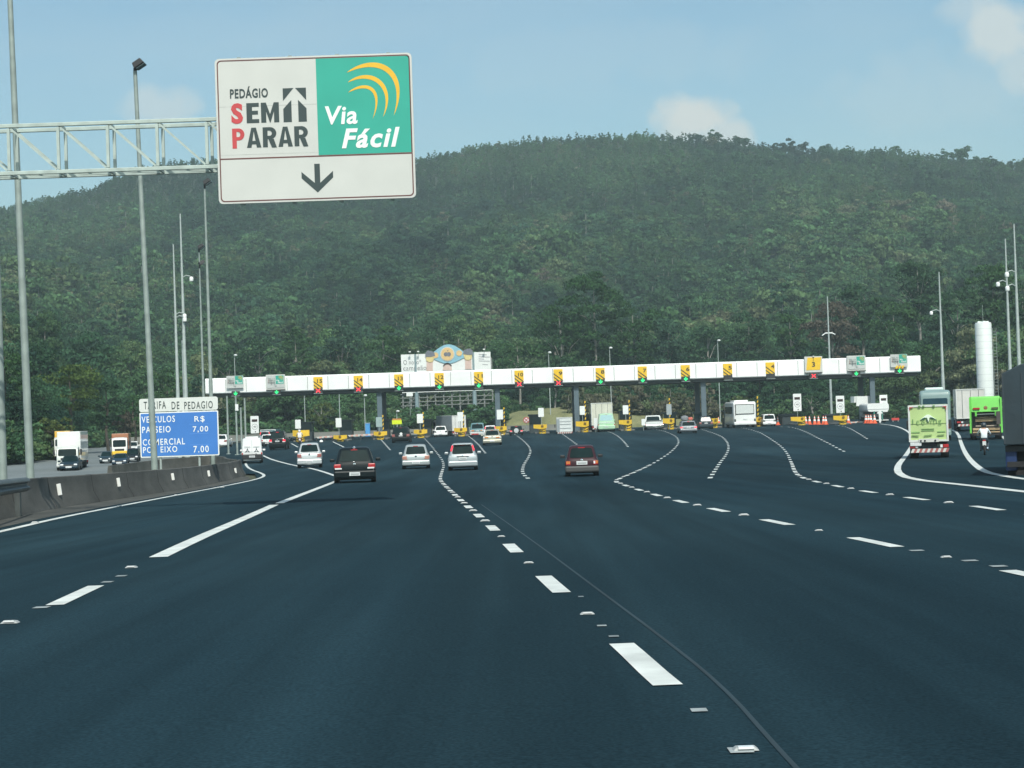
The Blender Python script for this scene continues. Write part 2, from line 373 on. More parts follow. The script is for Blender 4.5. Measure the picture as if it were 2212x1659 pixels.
# raised road studs
STUDW = mat('stud_white', (.78, .79, .76), .4, var=.1)
def stud():
    t = thing('road_stud', (0, 0, 0), 'white raised road stud', 'road stud')
    b = MB(); b.box((0, 0, .011), (.165, .10, .022), mat('stud_body', (.30, .32, .32), .5), taper=(.7, .65)); b.build('base', t, bev=.004)
    b = MB(); b.box((0, -.030, .0205), (.095, .05, .014), CLR); b.build('reflector', t); return t
st0 = stud(); used = [0]
def place_stud(p, label, sc=1.0):
    o = st0 if not used[0] else copy_tree(st0); used[0] = 1
    o.location = (p.x, p.y, gz(p.y) + .004); o.scale = (sc,) * 3; tag(o, label, 'road stud', label.replace('white raised', 'raised'))
for px, py in ((22, 1347), (284, 1227)): place_stud(G(px, py), 'white raised stud between the dashes of the leftmost lane line', .8)
def gap_studs(key, label, dmax):
    pts, (on, off, s0) = GAPS[key]; L = sum((c - a).length for a, c in zip(pts, pts[1:])); s = s0 + on + off / 2
    while s < L:
        if s > 0:
            q = dashes(pts, .01, 1e9, s)[0][0]
            if 4 < q.y < dmax and abs(q.x) < .30 * q.y: place_stud(q, label, .62 if q.y < 25 else 1.0)
        s += on + off
gap_studs('c', 'white raised stud between the dashes of the centre lane line', 100)
gap_studs('r', 'white raised stud on the lane line that runs off to the lower right edge', 90)
gap_studs('q', 'white raised stud on the upper dashed line below the lime green truck', 90)
for px, py in ((106, 1130), (282, 1094), (400, 1070), (497, 1053)): place_stud(G(px, py) + Vector((-.35, .3, 0)), 'white raised stud beside the left edge line along the barrier', 1.0)
REF = MATS.get('clear_lens')
# faint reflective scraps between the near dashes
SCR = mat('marking_remnant', (.30, .33, .33), .6, var=.4, scale=8)
for (px, py, w, l) in ((1510, 1536, .07, .012), (1600, 1623, .09, .015), (1300, 1353, .06, .01), (1326, 1376, .06, .01), (1255, 1290, .04, .01), (232, 1258, .1, .02), (262, 1245, .1, .02), (90, 1313, .12, .02), (2095, 1212, .13, .02), (2157, 1224, .13, .02), (1980, 1190, .13, .02)):
    p = G(px, py); b = MB(); b.add([(p.x - w / 2, p.y - l * 4, gz(p.y - l * 4) + .006), (p.x + w / 2, p.y - l * 4, gz(p.y - l * 4) + .006), (p.x + w / 2, p.y + l * 4, gz(p.y + l * 4) + .006), (p.x - w / 2, p.y + l * 4, gz(p.y + l * 4) + .006)], [(0, 1, 2, 3)], SCR); tag(b.build('lane_marking', recalc=False), kind='structure')

# ------------------------------------------------------------------ median: jersey barrier, grass, guardrail
BARR = surf('stained_barrier_concrete', [(.3, (.040, .041, .036)), (.5, (.080, .080, .072)), (.75, (.13, .128, .115))], .8, .9, bump=.5, fine=25)
def jersey(name, pts, label, h=.85, seams=True, refl=()):
    t = thing(name, (0, 0, 0), label, 'barrier')
    prof = ((.32, 0), (.30, .09), (.15, .36), (.085, h - .02), (.06, h)); prof = list(prof) + [(-x, z) for x, z in prof[::-1]]
    pts = resample(pts, 1.0); rings = []
    for i, p in enumerate(pts):
        d = pts[min(i + 1, len(pts) - 1)] - pts[max(i - 1, 0)]; d.z = 0; d.normalize(); s_ = Vector((d.y, -d.x, 0))
        rings.append([Vector((p.x, p.y, gz(p.y) - .02)) + s_ * x + Vector((0, 0, z)) for x, z in prof])
    b = MB(); b.loft(rings, BARR); b.build('wall', t, smooth=25)
    b = MB(); sm = mat('joint_grime', (.03, .032, .03), .95, var=.3)  # dark stains at the joints of the wall
    for i in range(3, len(pts) - 2, 6):
        d = (pts[i + 1] - pts[i - 1]); d.z = 0; d.normalize(); s_ = Vector((d.y, -d.x, 0)); r2 = []
        for o in (-.03, .03): r2.append([Vector((pts[i].x, pts[i].y, gz(pts[i].y) - .018)) + d * o + s_ * (x * 1.02 + (.003 if x > 0 else -.003)) + Vector((0, 0, z * 1.003)) for x, z in prof])
        bb = MB(); bb.loft(r2, sm); bb.build('joint', t)
    for px, py, ph, pw in refl:
        # delineator sits on the traffic face of the nearest stretch of wall
        vx, vz = ray(px, py); best = min(range(1, len(pts) - 1), key=lambda i: abs(pts[i].x / pts[i].y - vx))
        p = pts[best]; d = (pts[best + 1] - pts[best - 1]); d.z = 0; d.normalize(); s_ = Vector((d.y, -d.x, 0))
        if s_.x < 0: s_ = -s_
        k = p.y / F; bb = MB(); h2 = ph * k
        c = Vector((p.x, p.y, CZ + vz * p.y)) + s_ * .185
        bb.box(c, (pw * k, .05, h2), STUDW, Matrix.Rotation(-.13, 3, 'Y')); bb.build('delineator', t, bev=.01)
    return t
A = [G(*q) for q in ((-60, 1140), (8, 1122), (118, 1099), (286, 1074), (421, 1053), (500, 1036), (530, 1026))]
A = [p + Vector((-.32, .25, 0)) for p in A]; tip = A[-1]
A = [A[0] + (A[0] - A[1]).normalized() * 14] + A
jersey('concrete_barrier', A + [tip + Vector((-.35, 2.2, 0))], 'long stained concrete barrier with white delineators beside the left edge line', refl=((110, 1058, 25, 9), (249, 1042, 19, 7), (366.6, 1030, 15, 6), (442, 1023, 13, 5), (500, 1017, 11, 5)))
Bp = [tip + Vector((-.6, 2.6, 0)), tip + Vector((-2.2, 9, 0)), Vector((-18.6, 119, 0)), Vector((-20.2, 124, 0)), Vector((-21.9, 120, 0)), Vector((-22.4, 112, 0)), Vector((-21.2, 97, 0))]
jersey('concrete_barrier', smooth_poly(Bp, 2), 'low concrete barrier curving round the grass behind the blue tariff sign')
b = MB(); vs = [(p.x - .3, p.y, gz(p.y) + .03) for p in A[2:]] + [(q.x, q.y, gz(q.y) + .03) for q in Bp]
b.add(vs, [tuple(range(len(vs)))], GRASS); tag(b.build('median_grass', recalc=False), kind='structure')
# ------------------------------------------------------------------ guardrail end at the left
gp = [G(-150, 1176), G(46, 1113)]; gp = [p + Vector((.22, -.25, 0)) for p in gp]
t = thing('guardrail', (0, 0, 0), 'grey steel guardrail end overlapping the near end of the barrier', 'guardrail')
GRL = mat('weathered_guardrail', (.10, .115, .115), .5, .4, var=.3, scale=3)
gd = (gp[1] - gp[0]); gd.z = 0; gl = gd.length; gd.normalize(); gs = Vector((gd.y, -gd.x, 0))
b = MB(); rings = []
prof = [(0, .46), (.07, .50), (.08, .55), (0, .60), (0, .64), (.08, .69), (.07, .74), (0, .78), (-.015, .78), (.05, .73), (.055, .69), (-.02, .64), (-.02, .60), (.055, .55), (.05, .50), (-.015, .46)]
for k in range(12):
    p = gp[0] + gd * gl * k / 11; rings.append([Vector((p.x, p.y, gz(p.y))) + gs * x + Vector((0, 0, z + .1)) for x, z in prof])
b.loft(rings, GRL); b.build('rail', t, smooth=50)
for k in (.1, .5, .93):
    p = gp[0] + gd * gl * k; b = MB(); q = p - gs * .12; b.box((q.x, q.y, gz(q.y) + .42), (.12, .12, .84), GRL); b.build('post', t)

# ------------------------------------------------------------------ the big sign, its truss arm
def sem_parar(root, w, h, small=False):
    """white and green toll-tag sign; origin at its lower left corner, facing -Y"""
    GRN = mat('sign_green', (.03, .36, .27), .45, var=.08, scale=1); INK = mat('sign_ink', (.035, .055, .055), .5, var=.1); BRN = mat('sign_border_brown', (.13, .045, .04), .5, var=.1)
    REDP = mat('sign_red', (.52, .06, .065), .5, var=.1) if not small else mat('sign_faded_red', (.30, .20, .19), .5); INK = INK if not small else mat('sign_faded_ink', (.20, .23, .22), .5); AMB = mat('sign_amber', (.78, .45, .03), .5, var=.08); WL = mat('sign_lettering_white', (.80, .81, .78), .45, var=.04)
    X = lambda u: u * w
    Z = lambda v: (1 - v) * h
    e = .004 if not small else .02
    b = MB(); b.plate(rrect(0, 0, w, h, .03 * h), 0, .06, SWHITE if not small else mat('sign_white_dull', (.5, .52, .5), .5, var=.1)); b.build('panel', root)
    if not small:
        b = MB(); r = .028 * h
        o = rrect(.010 * w, .012 * h, .990 * w, .988 * h, r); i_ = rrect(.016 * w, .020 * h, .984 * w, .980 * h, r * .8); n = len(o)
        vs = [(x, -e, z) for x, z in o] + [(x, -e, z) for x, z in i_]
        b.add(vs, [(k, (k + 1) % n, n + (k + 1) % n, n + k) for k in range(n)], BRN)
        for v_ in (.335, .667): B2 = MB(); B2.plate([(X(.018), Z(v_)), (X(.511), Z(v_)), (X(.511), Z(v_ - .003)), (X(.018), Z(v_ - .003))], -e * .5, 0, mat('sheet_joint_line', (.49, .50, .47), .6, var=.3)); B2.build('sheet_joint', root)  # slightly darker lines along the joints of the sign sheets
        b.plate([(X(.016), Z(.697)), (X(.984), Z(.697)), (X(.984), Z(.688)), (X(.016), Z(.688))], -e, 0, BRN); b.build('border', root)
    b = MB(); b.plate([(X(.513), Z(.686)), (X(.985 if not small else .96), Z(.686)), (X(.985 if not small else .96), Z(.022)), (X(.513), Z(.022))], -e, 0, GRN); b.build('green_panel', root)
    E2 = -2 * e
    def block(body, box, m):
        x0, z0, x1, z1 = box; hgt = z1 - z0; n_ = len(body); wd = {'E': .8, 'M': 1.15, 'P': 1.0, 'A': 1.08, 'R': 1.02}; tot = sum(wd[q_] for q_ in body) + .13 * (n_ - 1); un = (x1 - x0) / tot; x = x0
        for ch_ in body:
            w1 = wd[ch_] * un; sw = .36 * un; bt = .19 * hgt; B = MB(); cnt = [0]
            def pl(pts):
                cnt[0] += 1; B.plate([(x + a_, z0 + c_) for a_, c_ in pts], -e - .0007 * cnt[0] * (20 if small else 1), 0, m)
            R_ = lambda a0, c0, a1, c1: pl([(a0, c0), (a1, c0), (a1, c1), (a0, c1)])
            if ch_ == 'E':
                R_(0, 0, sw, hgt)
                for zz in (0, (hgt - bt) * .52, hgt - bt): R_(sw, zz, w1 * (.92 if 0 < zz < hgt * .7 else 1), zz + bt)
            if ch_ == 'M':
                R_(0, 0, sw * .9, hgt); R_(w1 - sw * .9, 0, w1, hgt); pl([(sw * .9, hgt), (sw * .9, hgt * .55), (w1 / 2 - .02 * un, 0), (w1 / 2 + .02 * un, 0), (w1 - sw * .9, hgt * .55), (w1 - sw * .9, hgt), (w1 / 2, hgt * .42)])
            if ch_ in 'PR':
                R_(0, 0, sw, hgt); zc_ = hgt * .70; r1 = hgt * .30; ri = r1 - bt * .9; xc = w1 * .52
                R_(sw, zc_ + ri, xc, hgt); R_(sw, zc_ - r1, xc, zc_ - ri)
                arc_ = [(-math.pi / 2 + math.pi * k_ / 12) for k_ in range(13)]
                o_ = [(xc + (w1 - xc) * math.cos(t_), zc_ + r1 * math.sin(t_)) for t_ in arc_]; i_ = [(xc + (w1 - xc - sw * .92) * math.cos(t_), zc_ + ri * math.sin(t_)) for t_ in arc_]
                for k_ in range(12): pl([o_[k_], o_[k_ + 1], i_[k_ + 1], i_[k_]])
                if ch_ == 'R': pl([(w1 * .42, zc_ - r1), (w1 * .80, zc_ - r1 * .97), (w1 * 1.0, 0), (w1 * .66, 0)])
            if ch_ == 'A':
                pl([(0, 0), (sw * .95, 0), (w1 * .5, hgt * .82), (w1 * .5, hgt), (w1 * .34, hgt)]); pl([(w1, 0), (w1 - sw * .95, 0), (w1 * .5, hgt * .82), (w1 * .5, hgt), (w1 * .66, hgt)]); R_(w1 * .28, hgt * .17, w1 * .72, hgt * .34)
            B.build('lettering', root); x += w1 + .13 * un
    text('lettering', 'PED\u00c1GIO', (X(.073), Z(.277), X(.266), Z(.196)), -e, INK, root, .028, space=1.12)
    text('lettering', 'S', (X(.076), Z(.452), X(.136), Z(.310)), -e, REDP, root, .045)
    block('EM', (X(.154), Z(.450), X(.319), Z(.312)), INK)
    block('P', (X(.078), Z(.622), X(.140), Z(.484)), REDP)
    block('ARAR', (X(.151), Z(.620), X(.462), Z(.482)), INK)
    text('lettering', 'Via', (X(.552), Z(.480), X(.716), Z(.352)), E2, WL, root, .022, .12)
    text('lettering', 'F\u00e1cil', (X(.632), Z(.647), X(.928), Z(.510)), E2, WL, root, .030, .25, 1.14)
    b = MB()   # arrow block: two dark corners over, two dark columns beside a white upward arrow
    for s in (-1, 1):
        q = lambda du, v: (X(.400 + s * du), Z(v))
        b.plate([q(.004, .218), q(.059, .218), q(.059, .305)], -e, 0, INK)
        b.plate([q(.017, .452), q(.059, .452), q(.059, .36), q(.017, .300)], -e, 0, INK)
    b.build('arrow_emblem', root)
    b = MB()
    b.plate([(X(.489), Z(.745)), (X(.517), Z(.745)), (X(.517), Z(.876)), (X(.583), Z(.797)), (X(.583), Z(.842)), (X(.503), Z(.943)), (X(.423), Z(.842)), (X(.423), Z(.797)), (X(.489), Z(.876))], -e, 0, INK); b.build('down_arrow', root)
    arcs = (((.668, .125), (.790, .036), (.958, .245), (.900, .432), .027), ((.672, .193), (.755, .135), (.893, .325), (.845, .440), .022), ((.672, .262), (.740, .222), (.828, .345), (.793, .450), .017))
    def bez(p, s_): return [sum(c * q[k] for c, q in zip(((1 - s_) ** 3, 3 * s_ * (1 - s_) ** 2, 3 * s_ * s_ * (1 - s_), s_ ** 3), p)) for k in (0, 1)]
    for a0, a1, a2, a3, th in arcs:
        # run the curve through a1 and a2 by lifting its handles
        c1 = (a1[0] + (a1[0] - a0[0]) * .35 + .01, a1[1] - .045); c2 = (a2[0] + .028, a2[1] - .10)
        p = (a0, c1, c2, a3); up = []; dn = []
        for k in range(25):
            s_ = k / 24; x, z = bez(p, s_); x2, z2 = bez(p, min(1, s_ + .01)); x1, z1 = bez(p, max(0, s_ - .01)); dx, dz = x2 - x1, (z2 - z1) * h / w; L = math.hypot(dx, dz) or 1
            nx, nz = dz / L, -dx / L; q = th * (math.sin(math.pi * s_ ** .85) ** .8 if 0 < s_ < 1 else 0) * .5
            up.append((x + nx * q, z + nz * q * w / h)); dn.append((x - nx * q, z - nz * q * w / h))
        b = MB(); vs = [(X(x), E2, Z(z)) for x, z in up] + [(X(x), E2, Z(z)) for x, z in dn]; n = len(up)
        b.add(vs, [(k, k + 1, n + k + 1, n + k) for k in range(n - 1)], AMB); b.build('arc', root)
DS = 41.0; k = DS / F
bl = P(473, 441, DS); br = P(899, 428.5, DS); tl = P(463, 127.5, DS)
w_, h_ = (br - bl).length, (tl - bl).length
sg = thing('overhead_sign', bl, 'large white and green overhead toll sign with amber arcs and a dark down arrow', 'road sign')
sem_parar(sg, w_, h_)
b = MB()
for u in (.12, .38, .62, .88): b.box((u * w_, .11, h_ * .5), (.08, .1, h_ * 1.02), GALV)
b.build('bracket', sg)
tr = thing('truss_gantry', (0, 0, 0), 'pale lattice truss arm carrying the large overhead sign', 'gantry')
zt, zb = P(240, 261, DS).z, P(240, 364, DS).z; x0, x1 = -17.5, br.x - .3; yf, yb = DS + .25, DS + .95
PT = mat('truss_paint', (.42, .49, .45), .55, .1, var=.18, scale=4)
for zz, yy_, nm in ((zt, yf, 'chord'), (zt, yb, 'chord'), (zb, yf, 'chord'), (zb, yb, 'chord')):
    b = MB(); b.beam((x0, yy_, zz), (x1, yy_, zz), .085, .085, PT); b.build(nm, tr, bev=.01)
step = 108 * k * .999; xs0 = P(120, 310, DS).x; i = -7
while xs0 + i * step < x1 - .1:
    x = xs0 + i * step
    if x > x0:
        for yy_ in (yf, yb): b = MB(); b.beam((x, yy_, zb + .06), (x, yy_, zt - .06), .065, .065, PT); b.build('upright', tr)
        if x + step < x1:
            for yy_, o in ((yf, .0), (yb, .0)): b = MB(); b.beam((x + .05, yy_, zt - .06), (x + step - .05, yy_, zb + .06), .042, .042, PT); b.build('brace', tr)
        for zz in (zt, zb): b = MB(); b.beam((x, yf + .06, zz), (x, yb - .06, zz), .05, .05, PT); b.build('tie', tr)
        if x + step < x1: b = MB(); b.beam((x + .04, yf + .06, zb), (x + step - .04, yb - .06, zb), .05, .05, PT); b.build('tie', tr)
    i += 1
b = MB(); b.tube([(x0 - .2, DS + .8, gz(DS) - .1), (x0 - .2, DS + .8, zt + .3)], [.28, .2], PT, 16); b.build('mast', tr, smooth=40)

# ------------------------------------------------------------------ lamp posts and camera masts
def pole_at(name, px, top, bot, d, wpx, label, cat, wtop=.7, group=None, m=GALV, sec=None, tilt=0.0):
    """upright tapered pole: foot near pixel (px, bot) at distance d, top at pixel row top"""
    f = P(px, bot, d); zt = P(px, top, d).z; z0 = gz(d); t = thing(name, (f.x, d, z0), label, cat, group); r = wpx * d / F / 2; H = zt - z0; t.rotation_euler = (0, -tilt, 0)
    b = MB(); n = 16
    if sec: pts = []; rad = []
    b.tube([(0, 0, -.05), (0, 0, H * .33), (0, 0, H * .335), (0, 0, H * .67), (0, 0, H * .675), (0, 0, H)], [r, r * (.33 * wtop + .67) * 1.03, r * (.33 * wtop + .67) * .96, r * (.67 * wtop + .33) * 1.03, r * (.67 * wtop + .33) * .96, r * wtop], m, n); b.build('pole', t, smooth=40)
    b = MB(); b.box((0, 0, .03), (r * 4, r * 4, .06), m); b.build('base_plate', t, bev=.01)
    return t, H, d / F
def floodlight(t, H, s, yaw=0.0, dz=0.0):
    """dark rectangular floodlight tilted on the pole head; s scales it"""
    r = Matrix.Rotation(yaw, 3, 'Z') @ Matrix.Rotation(-.55, 3, 'Y')
    b = MB(); b.box((.16 * s, 0, H + .30 * s + dz), (.5 * s, .62 * s, .26 * s), DARK, r, taper=(.8, .8)); f = b.build('floodlight', t, bev=.03 * s)
    b = MB(); b.box((.16 * s + .12 * s, 0, H + .30 * s - .12 * s + dz), (.42 * s, .5 * s, .03), mat('lamp_glass', (.10, .13, .13), .1), r); b.build('lens', f)
    b = MB(); b.tube([(0, 0, H - .15 * s + dz), (0, 0, H + .12 * s + dz)], .07 * s, DARK); b.build('bracket', t)
pole_at('lamp_post', 66, -330, 1022, 58, 18, 'thickest grey lamp post, its head above the top edge, behind the barrier', 'lamp post', .55, tilt=.013)
pole_at('lamp_post', 6, -420, 1035, 46, 20, 'grey lamp post cut off by the left picture edge behind the guardrail', 'lamp post', .5)
t, H, s = pole_at('lamp_post', 335, 152, 1010, 74, 14.5, 'tall grey lamp post standing before the blue tariff sign', 'lamp post', .6, tilt=.019); floodlight(t, H, .95)
t, H, s = pole_at('lamp_post', 460, 402, 985, 118, 9.5, 'lamp post with a dark head behind the right edge of the blue tariff sign', 'lamp post', .45); floodlight(t, H, 1.0)
t, H, s = pole_at('lamp_post', 443, 540, 965, 170, 7, 'thin lamp post with two dark floodlights left of the canopy end', 'lamp post', .4); floodlight(t, H, 1.2); floodlight(t, H, 1.2, .3, -1.5)
def mast(px, top, bot, d, wpx, label, cams, dirx=1):
    t, H, s = pole_at('camera_mast', px, top, bot, d, wpx, label, 'mast', .28, m=STEEL)
    for row in cams:
        z = P(px, row, d).z - gz(d); q = d / 150
        b = MB(); b.tube([(0, 0, z + .12), (dirx * .35 * q, -.1, z + .30), (dirx * .7 * q, -.2, z + .2)], .045, STEEL, 8); b.build('arm', t, smooth=50)
        b = MB(); b.lathe([(.02, -.26), (.15, -.2), (.17, 0), (.13, .12), (.05, .16)], WHITE, 14, (dirx * .78 * q, -.2, z + .02)); b.build('camera_dome', t, smooth=50)
mast(388, 527, 975, 150, 10, 'shorter of the two pale masts above the blue tariff sign', (683, 690), 1)
mast(405, 461, 975, 150, 11, 'taller of the two pale masts above the blue tariff sign', (603,), 1)
b_, H, s = pole_at('camera_mast', 402, 735, 975, 152, 7, 'short stub mast with a white box at its top beside the two pale masts', 'mast', .8, m=STEEL)
b = MB(); b.box((0, -.15, H - 6.0), (.32, .22, 1.0), WHITE); b.build('equipment_box', b_)
mast(2186, 515, 905, 150, 10, 'nearer left mast of the pair rising behind the dark trailer', (613,), -1)
mast(2206, 483, 905, 140, 11, 'taller mast at the right edge behind the dark trailer', (592, 622), -1)
mast(2040, 587, 905, 185, 9, 'pale camera mast rising behind the teal bus', (675,), -1)
t, H, s = pole_at('camera_mast', 1797, 640, 915, 285, 6, 'pale mast behind the canopy above lane sign 3', 'mast', .4, m=STEEL)
z = P(1797, 720, 285).z - gz(285); b = MB(); b.tube([(-1.0, 0, z - .3), (-.5, 0, z + .05), (.5, 0, z + .05), (1.0, 0, z - .2)], .09, WHITE, 8); b.build('arm', t)
for px, top, bot, d, lab in ((512, 768, 950, 290, 'far lamp post behind the canopy above its left end'), (735, 822, 930, 292, 'far lamp post behind the canopy between lane signs 15 and 14'), (1190, 762, 915, 300, 'far lamp post behind the canopy left of lane sign 9'), (1322, 752, 910, 300, 'far lamp post rising behind lane sign 8 on its right side'), (1556, 736, 905, 300, 'far lamp post rising behind the canopy just before lane sign 5'), (660, 850, 935, 292, 'far lamp post seen under the canopy between lane signs 15 and the left'), (789, 855, 925, 296, 'far lamp post by the blue cabin under the canopy'), (858, 889, 925, 296, 'thin far post behind the yellow notice under the canopy')):
    t, H, s = pole_at('far_lamp_post', px, top, bot, d, 2.4, lab, 'lamp post', .6, m=STEEL)
    b = MB(); b.lathe([(.05, -.1), (.26, -.05), (.3, .08), (.15, .2)], WHITE, 12, (.2, -.1, H)); b.build('lamp_head', t, smooth=50)
for px, top, bot, d, lab in ((494, 855, 985, 175, 'thin grey post just right of the blue tariff sign'), (513, 856, 988, 170, 'grey post with a small white box right of the blue tariff sign'), (523, 880, 985, 172, 'shortest thin post beside the white van'), (532, 860, 985, 172, 'thin grey post left of the first 40 sign')):
    t, H, s = pole_at('post', px, top, bot, d, 4.5, lab, 'post', .9)
    if px == 513: b = MB(); b.box((.1, -.12, P(513, 880, d).z - gz(d)), (.28, .12, .6), WHITE); b.build('equipment_box', t)

# ------------------------------------------------------------------ blue tariff sign
DB = 84.0; k = DB / F; o = P(304, 989, DB); w_ = 170 * k
t = thing('tariff_sign', (o.x, DB, o.z), 'blue and white toll tariff sign on posts behind the barrier', 'road sign')
BLU = mat('sign_blue', (.05, .19, .54), .45, var=.06, scale=1); INK = MATS['sign_ink']; WL = MATS['sign_lettering_white']
zb1, zb0 = 97 * k, 0; zw0, zw1 = 98.5 * k, 127 * k
b = MB(); b.plate(rrect(0, 0, w_, zb1, .05), 0, .05, WL); b.build('rim', t)
b = MB(); b.plate(rrect(.05, .05, w_ - .05, zb1 - .05, .04), -.008, 0, BLU); b.build('blue_panel', t)
b = MB(); b.plate(rrect(0, zw0, w_, zw1, .10), 0, .05, mat('tariff_white', (.66, .68, .65), .5, var=.06)); b.build('white_panel', t)
def T(s, x0, y0, x1, y1, m, bold=.010):
    # pixel box relative to the sign's own lower left corner, lifted back by the tilt of the picture
    f = lambda x, y: ((x - 300.5) * k, (989 - (x - 304) * .0335 - y) * k)
    a, c = f(x0, y1), f(x1, y0 + (x1 - x0) * .0); text('lettering', s, (a[0], a[1], c[0], c[1] - (x1 - x0) * .0335 * k * -1), -.009, m, t, bold, space=1.22)
T('TARIFA', 310.5, 868, 358.5, 884, INK, .004); T('DE', 370.7, 868, 387.4, 884, INK, .004); T('PEDAGIO', 398, 868, 459.5, 884, INK, .004)
T('VEICULOS', 305, 900, 377, 914, WL); T('R$', 419, 899, 441, 913, WL); T('PASSEIO', 305.5, 922, 367, 936, WL); T('7,00', 415, 921, 448, 935, WL)
T('COMERCIAL', 306, 949, 397, 963, WL); T('POR EIXO', 306, 966, 380, 979, WL); T('7.00', 415, 963.5, 448, 978, WL)
b = MB()
for y in (916.5, 937, 961, 981): b.plate([((411 - 304) * k, (985 - y) * k), ((452 - 304) * k, (985 - y) * k), ((452 - 304) * k, (985 - y) * k + .012), ((411 - 304) * k, (985 - y) * k + .012)], -.009, -.007, mat('faint_rule', (.12, .3, .7), .5))
b.build('rule', t)
for px in (346, 430): b = MB(); b.tube([((px - 304) * k, .1, gz(DB) - o.z), ((px - 304) * k, .1, zw1 - .1)], .05, STEEL, 10); b.build('post', t)

# ------------------------------------------------------------------ toll canopy
DC = 250.0; k = DC / F
cl, cr_ = P(443, 818, DC), P(1988, 768, DC); clb, crb = P(443, 851.5, DC), P(1988, 804, DC)
t = thing('toll_canopy', (0, 0, 0), 'long white toll canopy spanning all the lanes on dark columns', 'toll canopy')
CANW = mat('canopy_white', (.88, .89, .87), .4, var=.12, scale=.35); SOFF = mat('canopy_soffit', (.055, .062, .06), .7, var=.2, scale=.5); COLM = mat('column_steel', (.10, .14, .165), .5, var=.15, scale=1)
DEP = 12.0
def cz(x, top=True):
    a, c = (cl, cr_) if top else (clb, crb); return a.z + (c.z - a.z) * (x - cl.x) / (cr_.x - cl.x)
b = MB(); rings = []
for x in (cl.x, cr_.x):
    z0, z1 = cz(x, False), cz(x); rings.append([Vector((x, DC + .12, z0)), Vector((x, DC, z0 + .12)), Vector((x, DC, z1 - .18)), Vector((x, DC + .2, z1)), Vector((x, DC + DEP - .2, z1)), Vector((x, DC + DEP, z1 - .2)), Vector((x, DC + DEP, z0 + .1)), Vector((x, DC + DEP - .1, z0))])
b.loft(rings, CANW); b.build('fascia', t)
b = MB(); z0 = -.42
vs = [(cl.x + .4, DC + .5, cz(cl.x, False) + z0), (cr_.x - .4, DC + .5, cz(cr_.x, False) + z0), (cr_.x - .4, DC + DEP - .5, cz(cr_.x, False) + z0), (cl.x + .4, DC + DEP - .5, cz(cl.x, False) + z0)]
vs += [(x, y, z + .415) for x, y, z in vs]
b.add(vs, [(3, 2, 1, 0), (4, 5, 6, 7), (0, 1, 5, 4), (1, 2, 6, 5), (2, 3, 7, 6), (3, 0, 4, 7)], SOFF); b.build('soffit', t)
seam = mat('panel_joint', (.30, .32, .31), .7, var=.1)
x = cl.x + 2.75; i = 0
for i in range(35):
    x = cl.x + (i + 1) * (cr_.x - cl.x) / 35
    if i == 34: break
    b = MB(); b.box((x, DC - .001, (cz(x) + cz(x, False)) / 2), (.075, .012, cz(x) - cz(x, False) - .34), seam); b.build('panel_joint', t)
for px in (819.5, 1075.5, 1247, 1523, 1890):
    for dd in (DC + 1.2, DC + 9.5):
        p = P(px, 900, DC); b = MB(); zt = cz(p.x, False) - .40; z0 = gz(dd); b.box((p.x, dd, (zt + z0) / 2), (.68, .5, zt - z0), COLM); b.build('column', t, bev=.04)
# lane signs and their signals
SY = mat('lane_sign_yellow', (.80, .50, .02), .45, var=.06)
GLED = mat('green_signal', (.02, .5, .12), .4, emit=(.02, 1, .22, 1.1)); RLED = mat('red_signal', (.6, .03, .04), .4, emit=(1, .05, .07, 1.0))
def signal(t, x, z, s, state):
    b = MB(); b.box((x, -.10, z), (1.15 * s, .3, .62 * s), BLK); f = b.build('signal_box', t, bev=.02)
    b = MB(); b.box((x, -.22, z - .36 * s), (1.2 * s, .5, .07), GALV); b.build('shelf', f)
    if state == 'v':
        b = MB(); y0, y1 = -.30, -.26; q = lambda *p: [(x + a * s, z + c * s) for a, c in p]
        b.plate(q((-.07, .26), (.07, .26), (.07, -.02), (.24, .13), (.24, -.06), (0, -.28), (-.24, -.06), (-.24, .13), (-.07, -.02)), y0, y1, GLED); b.build('green_arrow', f)
    if state == 'x':
        b = MB()
        for a in (.7, -.7): b.box((x, -.28, z), (.72 * s, .04 + .004 * (a > 0), .14 * s), RLED, Matrix.Rotation(a, 3, 'Y'))
        b.build('red_cross', f)
def lane_sign(px, num, state):
    zt = cz(P(px, 800, DC).x) - 4.2 * k; x = P(px, 820, DC).x
    word = {'v': 'showing a lit green arrow', 'x': 'showing a lit red cross', '': 'with an unlit signal'}[state]
    t = thing('lane_sign', (x, DC - .06, zt - 2.15), f'yellow and black lane sign numbered {num} on the canopy, {word}', 'lane sign', 'numbered lane signs on the canopy')
    w, h = 19.3 * k, 24.5 * k; z0 = 2.15 - h
    b = MB(); b.plate([(-w / 2, z0), (w / 2, z0), (w / 2, 2.15), (-w / 2, 2.15)], -.06, .05, SY); b.build('panel', t)
    b = MB()
    for c0 in (.66, .36):
        z = lambda u: z0 + h * (c0 - u * .62)
        pts = [(-w / 2, z(0)), (w / 2, z(1)), (w / 2, z(1) - .16), (-w / 2, z(0) - .16)]
        if pts[1][1] < z0 + .02:
            u = c0 / .62; pts = [(-w / 2, z(0)), (-w / 2 + w * min(1, u), z0 + .005), (-w / 2 + w * min(1, max(.1, u - .17)), z0 + .005), (-w / 2, z(0) - .16)]
        b.plate(pts, -.08, -.055, BLK)
    b.build('stripe', t)
    text('number', str(num), ((-.12 if len(str(num)) == 2 else .10), z0 + h * .47, w / 2 - .04, z0 + h * .80), -.085, BLK, t, .018)
    signal(t, 0, z0 - .33, 1.0, state)
